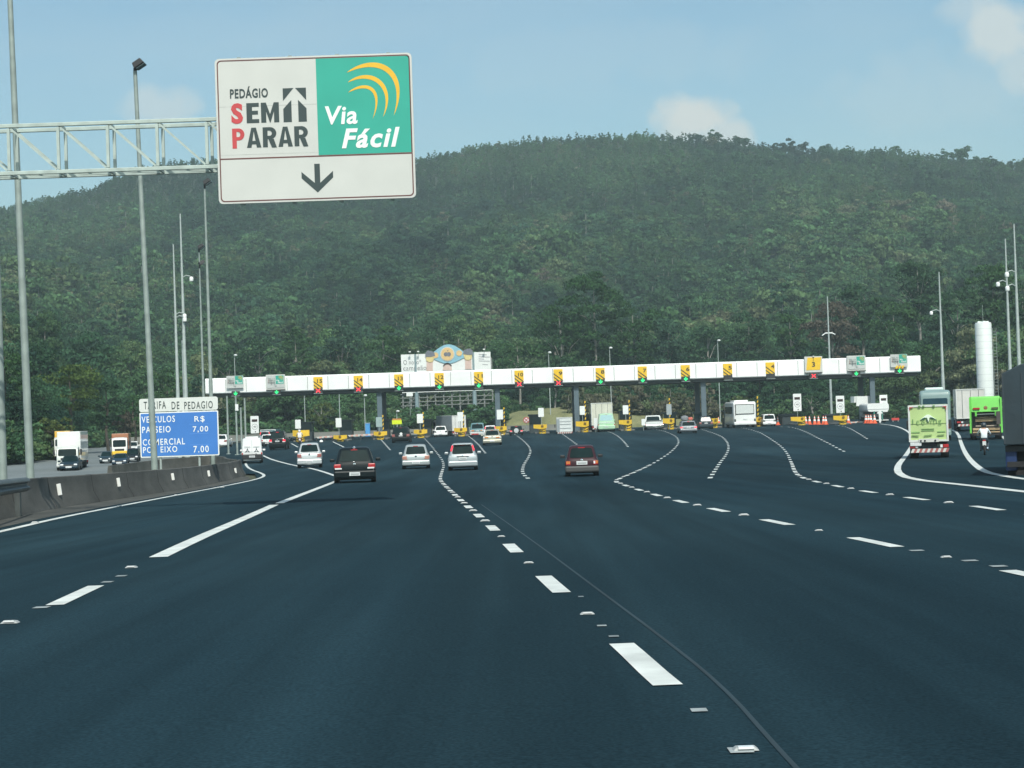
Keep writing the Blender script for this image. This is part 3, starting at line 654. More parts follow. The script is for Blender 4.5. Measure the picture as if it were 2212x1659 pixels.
for i, (n, st) in enumerate(((15, 'x'), (14, 'x'), (13, 'v'), (12, 'v'), (11, 'v'), (10, 'x'), (9, 'x'), (8, 'v'), (7, 'v'), (6, 'v'), (5, ''), (4, ''))):
    lane_sign((687, 774, 861.5, 949, 1034, 1121.5, 1206, 1297, 1388, 1481, 1572.5, 1664.5)[i], n, st)
def vf(x0, y0, x1, y1, label, sx, sy, frame=True, stripes=False):
    p = P(x0, y1, DC - .35); w, h = (x1 - x0) * k, (y1 - y0) * k * .97
    t = thing('lane_sign', p, label, 'lane sign')
    if frame:
        b = MB(); b.plate([(-.1, -.22), (w + .1, -.22), (w + .1, h + .1), (-.1, h + .1)], .06, .3, SWHITE); b.build('frame', t)
        b = MB(); b.plate([(-.1, -.3), (w + .1, -.3), (w + .1, -.24), (-.1, -.24)], -.04, .3, BLK); b.build('sill', t)
    sem_parar(t, w, h, True)
    q = P(sx, sy, DC - .35); signal(t, q.x - p.x, q.z - p.z, .95, 'v')
    if stripes:
        b = MB()
        for i in range(3): b.plate([(q.x - p.x - .55 + i * .4, q.z - p.z + .31), (q.x - p.x - .3 + i * .4, q.z - p.z + .31), (q.x - p.x - .1 + i * .4, q.z - p.z + .7), (q.x - p.x - .35 + i * .4, q.z - p.z + .7)], -.2, .2, SY)
        b.build('stripe', t)
vf(489.6, 811.5, 526, 839, 'leftmost small white and green toll tag sign on the canopy', 509.5, 850, False)
vf(576.5, 810.5, 614.5, 838.5, 'small white and green toll tag sign beside lane sign 15', 598, 847)
vf(1832, 769.5, 1869, 797.5, 'small white and green toll tag sign right of the framed yellow sign', 1849, 807)
vf(1924, 765, 1960.5, 793.5, 'rightmost small white and green toll tag sign on the canopy', 1942.5, 801, False, True)
p = P(1739, 805, DC - .35); t = thing('lane_sign', p, 'framed yellow lane sign numbered 3 with a lit red cross', 'lane sign')
w, h = 38 * k, 34.5 * k
b = MB(); b.plate([(0, 0), (w, 0), (w, h), (0, h)], 0, .3, SWHITE); b.build('frame', t)
b = MB(); b.plate([(.18, .32), (w - .34, .32), (w - .12, h - .14), (.40, h - .14)], -.03, 0, SY); b.build('panel', t)
b = MB(); b.plate([(0, -.06), (w, -.06), (w, .02), (0, .02)], -.1, .3, BLK); b.build('sill', t)
text('number', '3', (w * .41, h * .34, w * .58, h * .66), -.05, BLK, t, .03)
b = MB(); b.plate([(w * .485, h * .70), (w * .505, h * .70), (w * .505, h * 1.0), (w * .485, h * 1.0)], -.06, -.03, DARK); b.build('lamp_stem', t)
b = MB(); b.lathe([(.03, -.08), (.12, -.05), (.12, .05), (.03, .08)], WHITE, 12, (w * .5, -.1, h)); b.build('lamp', t, smooth=50)
q = P(1757, 812, DC - .35); signal(t, q.x - p.x, q.z - p.z, .95, 'x')

# ------------------------------------------------------------------ toll islands: noses, boards, booths, poles
NOSEB = mat('nose_concrete', (.16, .16, .15), .85, var=.25, scale=3)
def nose(px0, px1, yt, yb, cbx, cb, label, asym=0.0):
    """yellow crash nose: winged board over a chevroned drum"""
    d = min(G(cbx, cb).y, 246); p = P(cbx, cb, d); p.z = gz(d); s = d / F; w = (px1 - px0) * s; x0 = (px0 - cbx) * s; zt = (cb - yt) * s; zb = (cb - yb) * s
    t = thing('crash_nose', (p.x, d, gz(d)), label, 'crash barrier', 'yellow noses of the toll islands')
    b = MB(); q = lambda x, z: (x, z)
    x1 = x0 + w; dr = .18
    vs = []
    for y in (-.12, .12): vs += [(x0, y + .5, zb + .16), (0, y - .1, zb - .02), (x1, y + .5, zb + .16), (x1, y + .5, zt), (0, y - .1, zt - .02), (x0, y + .5, zt)]
    b.add(vs, [(0, 1, 4, 5), (1, 2, 3, 4), (11, 10, 7, 6), (10, 9, 8, 7), (5, 4, 10, 11), (4, 3, 9, 10), (0, 6, 7, 1), (1, 7, 8, 2), (0, 5, 11, 6), (2, 8, 9, 3)], YEL); b.build('wing_board', t)
    r = min(.62, w * .27); z1 = zb + .05
    b = MB(); b.lathe([(r * .9, -.05), (r, .1), (r, z1)], YEL, 20, (0, .5, 0)); b.build('drum', t, smooth=40)
    b = MB()
    for i in range(2):
        z = z1 * (.28 + .42 * i); pts = []
        for kx in range(-6, 7):
            a = kx / 6 * 1.1; pts.append((math.sin(a) * (r + .015), .5 - math.cos(a) * (r + .015), z + abs(kx) / 6 * .16))
        vs = pts + [(x, y, zz + .11) for x, y, zz in pts]; n = len(pts); b.add(vs, [(i_, i_ + 1, n + i_ + 1, n + i_) for i_ in range(n - 1)], BLK)
    b.build('chevron', t)
    b = MB(); b.lathe([(.02, -.30), (.13, -.29), (.17, -.25), (.17, -.2)], mat('nose_lamp', (.22, .13, .03), .3), 16, (0, 0, (zt + zb) / 2 + .12), 'Y'); b.build('lamp', t, smooth=40)
    b = MB(); b.box((0, 3.6, .09), (1.9, 6, .18), NOSEB); b.build('island_kerb', t, bev=.04)
    return t, p, s
BOOTHM = mat('booth_panel', (.035, .05, .055), .5, var=.2); BOOTHG = mat('booth_glass', (.03, .06, .065), .1, var=.2)
def booth(px, yt, d, label):
    p = P(px, 900, d); H = P(px, yt, d).z - gz(d); t = thing('toll_booth', (p.x, d, gz(d)), label, 'toll booth', 'dark toll booths under the canopy')
    b = MB(); b.box((0, 0, .62), (1.7, 2.6, 1.24), BOOTHM); b.build('base', t, bev=.03)
    b = MB(); b.box((0, 0, 1.24 + (H - 1.5) / 2), (1.6, 2.5, H - 1.5), BOOTHG); b.build('window', t)
    b = MB()
    for sx_ in (-.8, .8):
        for sy in (-1.25, 1.25): b.box((sx_, sy, 1.24 + (H - 1.5) / 2), (.09, .09, H - 1.5), BOOTHM)
    b.build('frame', t)
    b = MB(); b.box((0, 0, H - .13), (2.0, 3.0, .26), BOOTHM); b.build('roof', t, bev=.04)
def board(x0, y0, x1, y1, d, label, m=WHITE, rz=0.0):
    p = P((x0 + x1) / 2, y1, d); s = d / F; z0 = gz(d); t = thing('lane_board', (p.x, d, z0), label, 'sign board', rz=rz); zb = p.z - z0; w, h = (x1 - x0) * s, (y1 - y0) * s
    b = MB(); b.plate(rrect(-w / 2, zb, w / 2, zb + h, .06), -.05, .05, m); b.build('panel', t)
    b = MB(); b.tube([(0, .08, 0), (0, .08, zb + h * .8)], .05, GALV, 8); b.build('post', t); return t, w, zb, h
def hpole(px, yt, d, label):
    """black and yellow height-limit pole"""
    p = P(px, 900, d); H = P(px, yt, d).z - gz(d); t = thing('striped_pole', (p.x, d, gz(d)), label, 'pole', 'yellow and black striped poles of the toll islands'); n = 12
    b = MB(); b.tube([(0, 0, 0), (0, 0, H)], .09, SY, 12); b.build('pole', t, smooth=40)
    b = MB(); nb = int(H / .55)
    for i in range(nb):
        z = H - .3 - i * .55; vs = []
        for q in range(12): a = 2 * math.pi * q / 12; vs.append((.1 * math.cos(a), .1 * math.sin(a), z + .12 * math.cos(a)))
        for q in range(12): a = 2 * math.pi * q / 12; vs.append((.1 * math.cos(a), .1 * math.sin(a), z - .26 + .12 * math.cos(a)))
        b.add(vs, [(q, (q + 1) % 12, 12 + (q + 1) % 12, 12 + q) for q in range(12)], BLK)
    b.build('stripe', t)
NS = [(632, 668, 927, 942, 648, 952, 'behind the red and white motorcycle'), (720, 749, 940, 950, 735, 953.5, 'right behind the black hatchback'), (807, 836, 932, 942.5, 821, 949.7, 'left of the dark car at lane 13'), (894, 923, 928, 938.5, 909, 946, 'above the silver hatchback'), (981, 1009, 924, 934, 997, 942.5, 'before the grey sided box truck'), (1069, 1095, 919.5, 930.5, 1084, 938.6, 'beside the gold sedan'), (1153, 1182, 915, 925.5, 1172, 935, 'right of the black jeep'), (1244.6, 1272.7, 906.6, 919.5, 1264, 930.5, 'left of the pale green minibus'), (1337.8, 1365.7, 903, 914.5, 1357, 926.8, 'between the pale green minibus and the white pickup'), (1433, 1458, 902, 914.5, 1450, 926, 'right of the white pickup'), (1534, 1553, 902, 914, 1546, 923, 'right of the dark hatchback under sign 5'), (1626, 1646.5, 901, 912, 1641, 921.3, 'right of the white bus'), (1710, 1741, 900, 911, 1733, 918.5, 'under the second 40 sign'), (1802, 1832, 897.5, 909, 1822, 917, 'under the third 40 sign')]
for x0, x1, yt, yb, cx, cb, w in NS: nose(x0, x1, yt, yb, cx, cb, 'yellow crash nose of the toll island ' + w)
for px, yt, w in ((662, 911, 'left of the small white utility truck'), (748, 906, 'behind the nose at lane 15'), (1156, 895, 'right of the black jeep'), (1350, 887, 'behind the nose right of the minibus'), (1510, 890, 'left of the dark hatchback under sign 5'), (1575, 886, 'left of the white bus'), (1700, 894, 'left of the second 40 sign'), (1794, 894, 'left of the third 40 sign'), (918, 905, 'behind the board above the silver hatchback'), (998, 905, 'before the grey sided box truck'), (1080, 905, 'behind the gold sedan'), (1262, 895, 'before the big cream truck'), (828, 905, 'left of the dark car at lane 13'), (1445, 890, 'right of the white pickup')):
    booth(px, yt, 256, 'dark glazed toll booth ' + w)
for x0, y0, x1, y1, m, w in ((638, 906.5, 650, 926, WHITE, 'above the red and white motorcycle'), (725.6, 903, 738, 923, WHITE, 'over the nose at lane 15'), (812.5, 901, 825.5, 922, mat('board_shaded_teal', (.30, .40, .39), .6, var=.1), 'shaded pale teal in its colour, left of the dark car'), (901, 894, 914, 914, WHITE, 'above the silver hatchback'), (988.5, 890, 1001, 910, WHITE, 'before the grey sided box truck'), (1073.5, 885, 1087, 906, WHITE, 'above the gold sedan'), (1163, 881, 1175, 900.6, WHITE, 'over the nose right of the black jeep'), (1252.7, 877, 1263.7, 896, WHITE, 'left of the big cream truck'), (1345.7, 875.5, 1357.7, 894.8, WHITE, 'between the minibus and the white pickup'), (1440, 873, 1451, 896, mat('board_grey', (.33, .37, .38), .6, var=.1), 'in grey right of the white pickup')):  # the pale teal board has its shade put into the colour
    board(x0, y0, x1, y1, 246, ('plain white lane board ' if m is WHITE else 'plain lane board ') + w, m)
def board40(x0, y0, x1, y1, w):
    t, ww, zb, h = board(x0, y0, x1, y1, 247, 'white 40 speed board with a dark display, ' + w)
    b = MB(); b.plate([(-ww * .34, zb + h * .67), (ww * .34, zb + h * .67), (ww * .34, zb + h * .81), (-ww * .34, zb + h * .81)], -.09, -.04, mat('display_dark', (.04, .02, .02), .3)); b.build('display', t)
    b = MB(); c = zb + h * .38; r = ww * .36; n = 28
    vs = [((r if i < n else r * .86) * math.cos(2 * math.pi * i / n), -.055, c + (r if i < n else r * .86) * math.sin(2 * math.pi * i / n)) for i in range(2 * n)]
    b.add(vs, [(i, (i + 1) % n, n + (i + 1) % n, n + i) for i in range(n)], mat('ring_grey', (.3, .3, .31), .6)); b.build('ring', t)
    text('number', '40', (-r * .5, c - r * .32, r * .5, c + r * .32), -.055, mat('number_grey', (.16, .16, .17), .6), t, .02)
    b = MB(); b.lathe([(.01, -.1), (.07, -.1), (.07, 0)], BLK, 12, (ww * .08, 0, zb + h * .09), 'Y'); b.build('lamp', t)
board40(542, 898.6, 559.6, 936, 'behind the white van'); board40(1714, 850.6, 1731.5, 888, 'right of the white pickup at lane 4'); board40(1806.6, 855, 1824.5, 891.8, 'between the second one and the tanker'); board40(1901, 853, 1917.6, 890, 'behind the tanker')
for px, yt, w in ((827, 896.5, 'left of the dark car at lane 13'), (914, 890.5, 'above the silver hatchback'), (1001, 887, 'before the grey sided box truck'), (1089, 880, 'by the column above the gold sedan'), (1264.5, 866, 'left of the big cream truck'), (1360, 864.5, 'right of the big cream truck'), (1447, 860, 'above the grey board right of the white pickup'), (1637.5, 856, 'above the right corner of the white bus')): hpole(px, yt, 248, 'yellow and black striped pole ' + w)
# white bollard-like delineator panels at the lane mouths
for px, y0, y1, w in ((1287, 903, 926, 'at the left of the pale green minibus'), (1390, 905, 920.5, 'at the left of the white pickup')):
    board(px - 4, y0, px + 4, y1 - 1.5, 244, 'narrow white guide panel ' + w)
# cones
def cone():
    t = thing('traffic_cone', (0, 0, 0), 'cone', 'traffic cone')
    b = MB(); b.box((0, 0, .03), (.62, .62, .06), ORANGE); b.build('base', t)
    b = MB(); b.lathe([(.26, .06), (.045, 1.12), (.03, 1.14)], ORANGE, 16); c = b.build('cone', t, smooth=40)
    b = MB(); b.lathe([(.185, .46), (.135, .72)], WHITE, 16); b.build('band', c, smooth=40)
    b = MB(); b.lathe([(.112, .84), (.073, 1.02)], WHITE, 16); b.build('band', c, smooth=40); return t
cn0 = cone(); cu = [0]
def put_cone(px, yb, w, sc=1.0):
    o = cn0 if not cu[0] else copy_tree(cn0); cu[0] = 1; p = G(px, yb); o.location = (p.x, p.y, gz(p.y)); o.scale = (sc,) * 3; tag(o, 'orange and white traffic cone ' + w, 'traffic cone', 'traffic cones ' + w)
for px in (1563, 1570, 1579): put_cone(px, 916, 'at the left rear corner of the white bus')
for px in (1552.5,): put_cone(px, 916, 'beside the nose left of the white bus')
put_cone(1633.5, 919.5, 'at the right rear corner of the white bus'); put_cone(1680.5, 918, 'right of the white pickup at lane 4')
for px in (1741, 1749, 1760, 1768.5, 1779, 1784): put_cone(px, 917, 'in the row between the second and third 40 signs')
put_cone(1833, 916, 'beside the nose under the third 40 sign')
for px in (1871, 1876.5, 1881.5, 1889.5): put_cone(px, 914.5, 'in the cluster left of the tanker')
# barrier booms / chains across the closed lanes 15 and 14
BAND = mat('chain_pink', (.62, .36, .30), .6, var=.2)
for x0, y0, x1, y1, w in ((684, 945.5, 718, 942.8, 'left of the nose at lane 15'), (752, 941.5, 806, 938.5, 'between the noses at lanes 15 and 14'), (1836, 913, 1868, 911, 'left of the cone cluster by the tanker')):
    a, c = P(x0, y0, 248), P(x1, y1, 248); t = thing('barrier_rail', a, 'low striped plastic barrier rail ' + w, 'barrier'); n = max(4, int((c - a).length / .32)); v = c - a
    b = MB(); b2 = MB()
    for i in range(n): (b if i % 2 else b2).beam(v * (i / n), v * ((i + 1) / n), .12, .22, BAND if i % 2 else SWHITE)
    b.build('pink_band', t); b2.build('white_band', t); b = MB()
    for f in (0, .5, 1): q = v * f; b.box((q.x, q.y, (gz(248) - a.z) / 2), (.2, .3, max(.1, a.z - gz(248))), DARK)
    b.build('foot', t)
a = P(1927, 908, 246); t = thing('barrier_board', (a.x, 246, gz(246)), 'red barrier board right of the tanker', 'barrier')
z = a.z - gz(246); b = MB(); b.box((.45, 0, z + .15), (1.0, .08, .32), mat('barrier_red', (.55, .05, .04), .5)); b.build('board', t)
b = MB(); b.box((.1, 0, z / 2), (.08, .3, z), GALV); b.box((.8, 0, z / 2), (.08, .3, z), GALV); b.build('leg', t)

# ------------------------------------------------------------------ things behind the plaza
DBk = 318.0; k = DBk / F
t = thing('billboard', (0, 0, 0), 'white billboard behind the canopy with cut-out raised fists holding a belt', 'billboard')
bx0, bx1 = P(867, 800, DBk).x, P(1060.6, 800, DBk).x; zt = P(960, 763, DBk).z; zbot = P(960, 846, DBk).z
b = MB(); b.plate([(bx0, zbot), (bx1, zbot), (bx1, zt), (bx0, zt)], DBk, DBk + .3, WHITE); b.build('panel', t)
def Q(px, py): p = P(px, py, DBk); return (p.x, p.z)
INKG = mat('billboard_ink', (.12, .12, .13), .7)
def tx(s, x0, y0, x1, y1, m=INKG): a, c = Q(x0, y1 - (x1 - x0) * .0), Q(x1, y0); text('lettering', s, (a[0], Q(x0, y1)[1], c[0], Q(x0, y0)[1]), DBk - .02, m, t, -.006)
tx('O novo*', 871.5, 777.5, 909.5, 788); tx('campe\u00e3o', 871.5, 791, 921, 804); tx('de leve', 873, 805, 918, 816)
b = MB()
for i, (x0, x1, y) in enumerate(((1034, 1051, 765.5), (1034, 1058, 770.5), (1034, 1046, 775), (1034, 1058, 779.5), (1042, 1054, 787))): a, c = Q(x0, y), Q(x1, y); b.plate([(a[0], a[1] - .09), (c[0], c[1] - .15), (c[0], c[1] + .03), (a[0], a[1] + .09)], DBk - .02, DBk, mat('fine_print_grey', (.42, .43, .44), .7))
b.build('fine_print', t)
# the belt: lens of light blue with gold medallion
BELT = mat('print_light_blue', (.24, .46, .56), .5, var=.08); GOLD = mat('print_gold', (.70, .48, .22), .5, var=.12); SKIN = mat('print_skin', (.62, .46, .40), .6, var=.08); GLV = mat('print_glove_grey', (.16, .17, .2), .5, var=.2); WRAP = mat('print_wrap_yellow', (.66, .54, .24), .6, var=.12); HAIR = mat('print_hair', (.06, .05, .05), .7)
b = MB(); up = []; lo = []
for i in range(21):
    u = i / 20; x = 929 + (1008 - 929) * u; y = 767.5 - 2.3 * u; up.append(Q(x, y - 21 * math.sin(math.pi * u) ** 1.15 - 1.5)); lo.append(Q(x, y + 6 + 13 * math.sin(math.pi * u) ** 1.4))
b.plate(up + lo[::-1], DBk - .14, DBk + .06, BELT); b.build('belt', t)
def disc(px, py, r, m, y, nm): c = P(px, py, DBk); b = MB(); b.lathe([(r * k, y), (r * k, y + .07)], m, 28, (c.x, DBk, c.z), 'Y'); return b.build(nm, t)
disc(966.5, 765, 15.6, SWHITE, -.20, 'medallion_rim'); disc(966.5, 765, 13.8, GOLD, -.24, 'medallion'); disc(940.8, 767.5, 6.3, GOLD, -.2, 'stud'); disc(992, 763, 6.3, GOLD, -.2, 'stud')
for dx in (-3.2, 3.2): disc(966.5 + dx, 765.3, 4.6, GLV, -.27 - (dx > 0) * .01, 'emblem')
c = P(966, 759, DBk); b = MB(); b.plate([(c.x - .02, c.z), (c.x + .12, c.z + .05), (c.x + .25, c.z + .26), (c.x + .08, c.z + .22)], DBk - .28, DBk - .2, GLV); b.build('emblem', t)
for sx_, cx, cy in ((-1, 928, 768), (1, 1012, 763.5)):
    pl = lambda pts, m, y, nm: MB().plate([Q(cx + x * (1 if sx_ < 0 else -1), cy + z) for x, z in pts], DBk + y, DBk + y + .1, m).build(nm, t)
    pl([(-7, 34), (7, 34), (7, 18), (8, 8), (-6, 8)], SKIN, -.10, 'forearm'); pl([(-8, 2), (-7, 11), (0, 15), (7, 13), (10, 6), (12, 0), (4, -2)], WRAP, -.18, 'hand_wrap'); pl([(-9, 3), (-9, -6), (-4, -11), (3, -10), (10, -7), (12, 1), (2, 3)], GLV, -.22, 'glove')
b = MB(); b.plate([Q(953 + 10 * math.cos(a) + 13.5, 800 - 15 * math.sin(a)) for a in np.linspace(0, math.pi, 14)], DBk - .1, DBk, SKIN); b.build('forehead', t)
b = MB(); b.plate([Q(966.5 + 11 * math.cos(a), 797 - 13.5 * math.sin(a)) for a in np.linspace(.5, math.pi - .5, 12)] + [Q(966.5 + 9 * math.cos(a), 797 - 10 * math.sin(a)) for a in np.linspace(math.pi - .6, .6, 12)], DBk - .14, DBk - .05, HAIR); b.build('hair', t)
for px in (886, 904, 1046): c = P(px, 764 - (px - 960) * .0335, DBk); b = MB(); b.tube([(c.x, DBk - .9, c.z + .5), (c.x, DBk - .1, c.z + .1)], .05, GALV, 6); b.box((c.x, DBk - .9, c.z + .5), (.35, .3, .18), WHITE); b.build('spot_lamp', t)
SCAF = mat('scaffold_wood', (.22, .235, .22), .8, var=.3); zg = 1.0
for i, px in enumerate(np.linspace(868, 1062, 12)):
    x = P(px, 800, DBk).x
    for yy_ in (DBk + .6, DBk + 3.2): b = MB(); b.box((x, yy_, (zt + zg) / 2 - .5), (.2, .2, zt - zg - 1.0), SCAF); b.build('upright', t)
for row in (849, 857, 866, 874):
    z = P(960, row, DBk).z
    for yy_ in (DBk + .45, DBk + 3.05): b = MB(); b.box(((bx0 + bx1) / 2, yy_, z), (bx1 - bx0 + .6, .09, .13), SCAF); b.build('rail', t)
for i in range(5):
    x = bx0 + (bx1 - bx0) * (i * .2 + .03); b = MB(); b.beam((x, DBk + .4, P(960, 876, DBk).z), (x + 2.4, DBk + .4, P(960, 850, DBk).z), .08, .1, SCAF); b.build('brace', t)
for px in (898, 1023): x = P(px, 800, DBk).x; b = MB(); b.tube([(x, DBk + .3, 0), (x, DBk + .3, zt)], .36, mat('pylon_steel', (.22, .30, .32), .5, var=.15), 14); b.build('pylon', t, smooth=40)
c = P(885, 856, 300); t = thing('small_sign', (c.x, 300, 0), 'small white sign under the canopy beside the scaffold', 'sign')
b = MB(); b.box((0, 0, c.z + .35), (1.05, .06, .7), WHITE); b.build('panel', t); b = MB(); b.tube([(0, .08, 0), (0, .08, c.z + .5)], .05, GALV, 8); b.build('post', t)
# far concrete parapet
def strip_wall(name, pts, h, m, label):
    t = thing(name, (0, 0, 0), label, 'wall'); b = MB(); pr = ((.25, 0), (.12, h * .45), (.09, h), (-.09, h), (-.12, h * .45), (-.25, 0)); rings = []
    for i, p in enumerate(pts):
        d = pts[min(i + 1, len(pts) - 1)] - pts[max(i - 1, 0)]; d.normalize(); s_ = Vector((d.y, -d.x, 0)); rings.append([p + s_ * x + Vector((0, 0, z)) for x, z in pr])
    b.loft(rings, m); b.build('wall', t, smooth=30)
FARC = mat('far_concrete', (.20, .205, .185), .9, var=.25, scale=.3)
strip_wall('concrete_parapet', [Vector((x, 287 + .02 * x, -.05)) for x in np.linspace(-46, 9, 24)], .95, FARC, 'long low grey concrete parapet behind the left half of the toll lanes')
strip_wall('concrete_parapet', [Vector((x, 262 + .12 * (x + 70), -.05)) for x in np.linspace(-120, -47, 24)], 1.3, FARC, 'low concrete wall behind the oncoming cars on the far left')
c = P(794.5, 926, 286); t = thing('blue_cabin', (c.x, 286, 0), 'small bright blue portable toilet cabin behind the parapet', 'cabin')
BC = mat('cabin_blue', (.06, .28, .62), .5, var=.1); b = MB(); b.box((0, 0, 1.0), (.72, .72, 2.0), BC); b.build('shell', t, bev=.03); b = MB(); b.box((0, -.375, 1.0), (.5, .03, 1.6), mat('cabin_door_blue', (.08, .33, .66), .5)); b.build('door', t); b = MB(); b.box((0, 0, 2.04), (.8, .8, .1), mat('cabin_roof', (.3, .42, .5), .5)); b.build('roof', t, bev=.03)
c = P(857.5, 917, 280); t = thing('notice_board', (c.x, 280, 0), 'bright yellow and orange notice on two posts behind the dark car', 'sign'); s = 280 / F
b = MB(); b.box((0, 0, c.z + .35), (21 * s, .06, .62), mat('notice_yellow', (.72, .85, .02), .5)); b.build('panel', t); b = MB(); b.box((0, 0, c.z + .78), (19 * s, .06, .22), mat('notice_orange', (.62, .26, .08), .5)); b.build('header', t)
b = MB(); b.tube([(-.5, .06, 0), (-.5, .06, c.z + .8)], .04, GALV, 8); b.build('post', t); b = MB(); b.tube([(.5, .06, 0), (.5, .06, c.z + .8)], .04, GALV, 8); b.build('post', t)
c = P(1137, 907.4, 275); s = 275 / F; t = thing('no_stopping_sign', (c.x, 275, 0), 'round white and red no-stopping sign on the grass bank', 'road sign')
b = MB(); b.lathe([(6.6 * s, -.04), (6.6 * s, 0)], mat('sign_red_ring', (.5, .06, .08), .5), 24, (0, 0, c.z), 'Y'); b.build('ring', t)
b = MB(); b.lathe([(5.0 * s, -.06), (5.0 * s, -.03)], WHITE, 24, (0, 0, c.z), 'Y'); b.build('face', t)
b = MB()
for a in (.8, -.8): b.box((0, -.08 - .005 * (a > 0), c.z), (9.6 * s, .03, 1.5 * s), MATS['sign_red_ring'], Matrix.Rotation(a, 3, 'Y'))
b.build('cross', t); b = MB(); b.tube([(0, .05, 0), (0, .05, c.z)], .04, GALV, 8); b.build('post', t)
# silo
DSI = 232.0; s = DSI / F; p = P(2131, 900, DSI); zt = P(2122, 696, DSI).z; t = thing('silo', (p.x, DSI, gz(DSI)), 'tall white cylindrical tower with an outside ladder behind the green garbage truck', 'tower'); H = zt - gz(DSI); r = 17.6 * s
SIL = mat('silo_white', (.72, .76, .73), .5, var=.06, scale=.6); b = MB(); b.lathe([(r, 0), (r, H - .25), (r * .93, H - .06), (r * .5, H)], SIL, 36); b.build('shell', t, smooth=35)
b = MB()
for i in range(1, 15): z = H * i / 15; b.lathe([(r + .002, z - .02), (r + .012, z), (r + .002, z + .02)], mat('silo_joint', (.52, .56, .54), .6), 36)
b.build('joint_ring', t)
b = MB()
for xx in (.05, .5): b.tube([(r + xx, -.3, 0), (r + xx, -.3, H - .8)], .03, GALV, 6)
for i in range(28): b.tube([(r + .05, -.3, .3 + i * .4), (r + .5, -.3, .3 + i * .4)], .02, GALV, 5)
b.build('ladder', t); b = MB()
for a in (0, 1.6, 3.1, 4.7): b.box((r * .5 * math.cos(a), r * .5 * math.sin(a), H + .05), (.35, .3, .14), SIL)
b.build('roof_vent', t); b = MB(); b.tube([(0, 0, H), (0, 0, H + 2.2)], .025, GALV, 6); b.build('aerial', t)
# white direction boards seen from behind, left of the tanker
c = P(1863, 878, 252); s = 252 / F; t = thing('direction_sign', (c.x, 252, gz(252)), 'cluster of blank white direction boards on a post left of the tanker', 'sign'); z = c.z - gz(252)
for x, zz, w, h, y, ry in ((0, .72, 30 * s * .85, 1.35, 0, .03), (-.95, .98, 1.2, .85, .2, .0), (.95, .85, 1.0, 1.1, .25, .06)): b = MB(); b.box((x, y, z + zz), (w, .06, h), WHITE, Matrix.Rotation(ry, 3, 'Y')); b.build('panel', t)
b = MB(); b.tube([(.1, .3, 0), (.1, .3, z + 1)], .07, GALV, 8); b.build('post', t)
# ------------------------------------------------------------------ vehicles
LASTPM = [None]
def wheel(parent, x, y, r, w, big=False):
    b = MB(); h = w / 2
    b.lathe([(r * .62, -h), (r * .93, -h), (r, -h * .7), (r, h * .7), (r * .93, h), (r * .62, h)], RUB, 22, (x, y, r), 'X'); t = b.build('wheel', parent, smooth=35)
    b = MB(); s = 1 if x > 0 else -1
    b.lathe([(r * .1, s * (h - .015)), (r * .55, s * (h - .03)), (r * .64, s * (h + .004))][::s], RIM if not big else DARK, 18, (x, y, r), 'X'); b.build('rim', t, smooth=35)
def ring8(y, z0, z1, hw, top=.93, bot=.82):
    h = z1 - z0
    return [Vector(p) for p in ((-hw * bot, y, z0), (-hw * .97, y, z0 + h * .18), (-hw, y, z0 + h * .55), (-hw * .985, y, z0 + h * .8), (-hw * top, y, z1), (-hw * .5, y, z1 + h * .03), (hw * .5, y, z1 + h * .03), (hw * top, y, z1), (hw * .985, y, z0 + h * .8), (hw, y, z0 + h * .55), (hw * .97, y, z0 + h * .18), (hw * bot, y, z0))]
def quad_on(c, u0, u1, v0, v1, off, m, b, n=6, rnd=.12):
    """rounded panel laid on the bilinear face c=(bl, br, tr, tl), pushed out by off"""
    bl, br, tr, tl = c; nrm = (br - bl).cross(tl - bl).normalized()
    f = lambda u, v: (bl * (1 - u) + br * u) * (1 - v) + (tl * (1 - u) + tr * u) * v + nrm * off
    pts = [(x, z) for x, z in rrect(u0, v0, u1, v1, rnd * min(u1 - u0, v1 - v0), 3)]
    b.add([f(u, v) for u, v in pts], [tuple(range(len(pts)))], m)
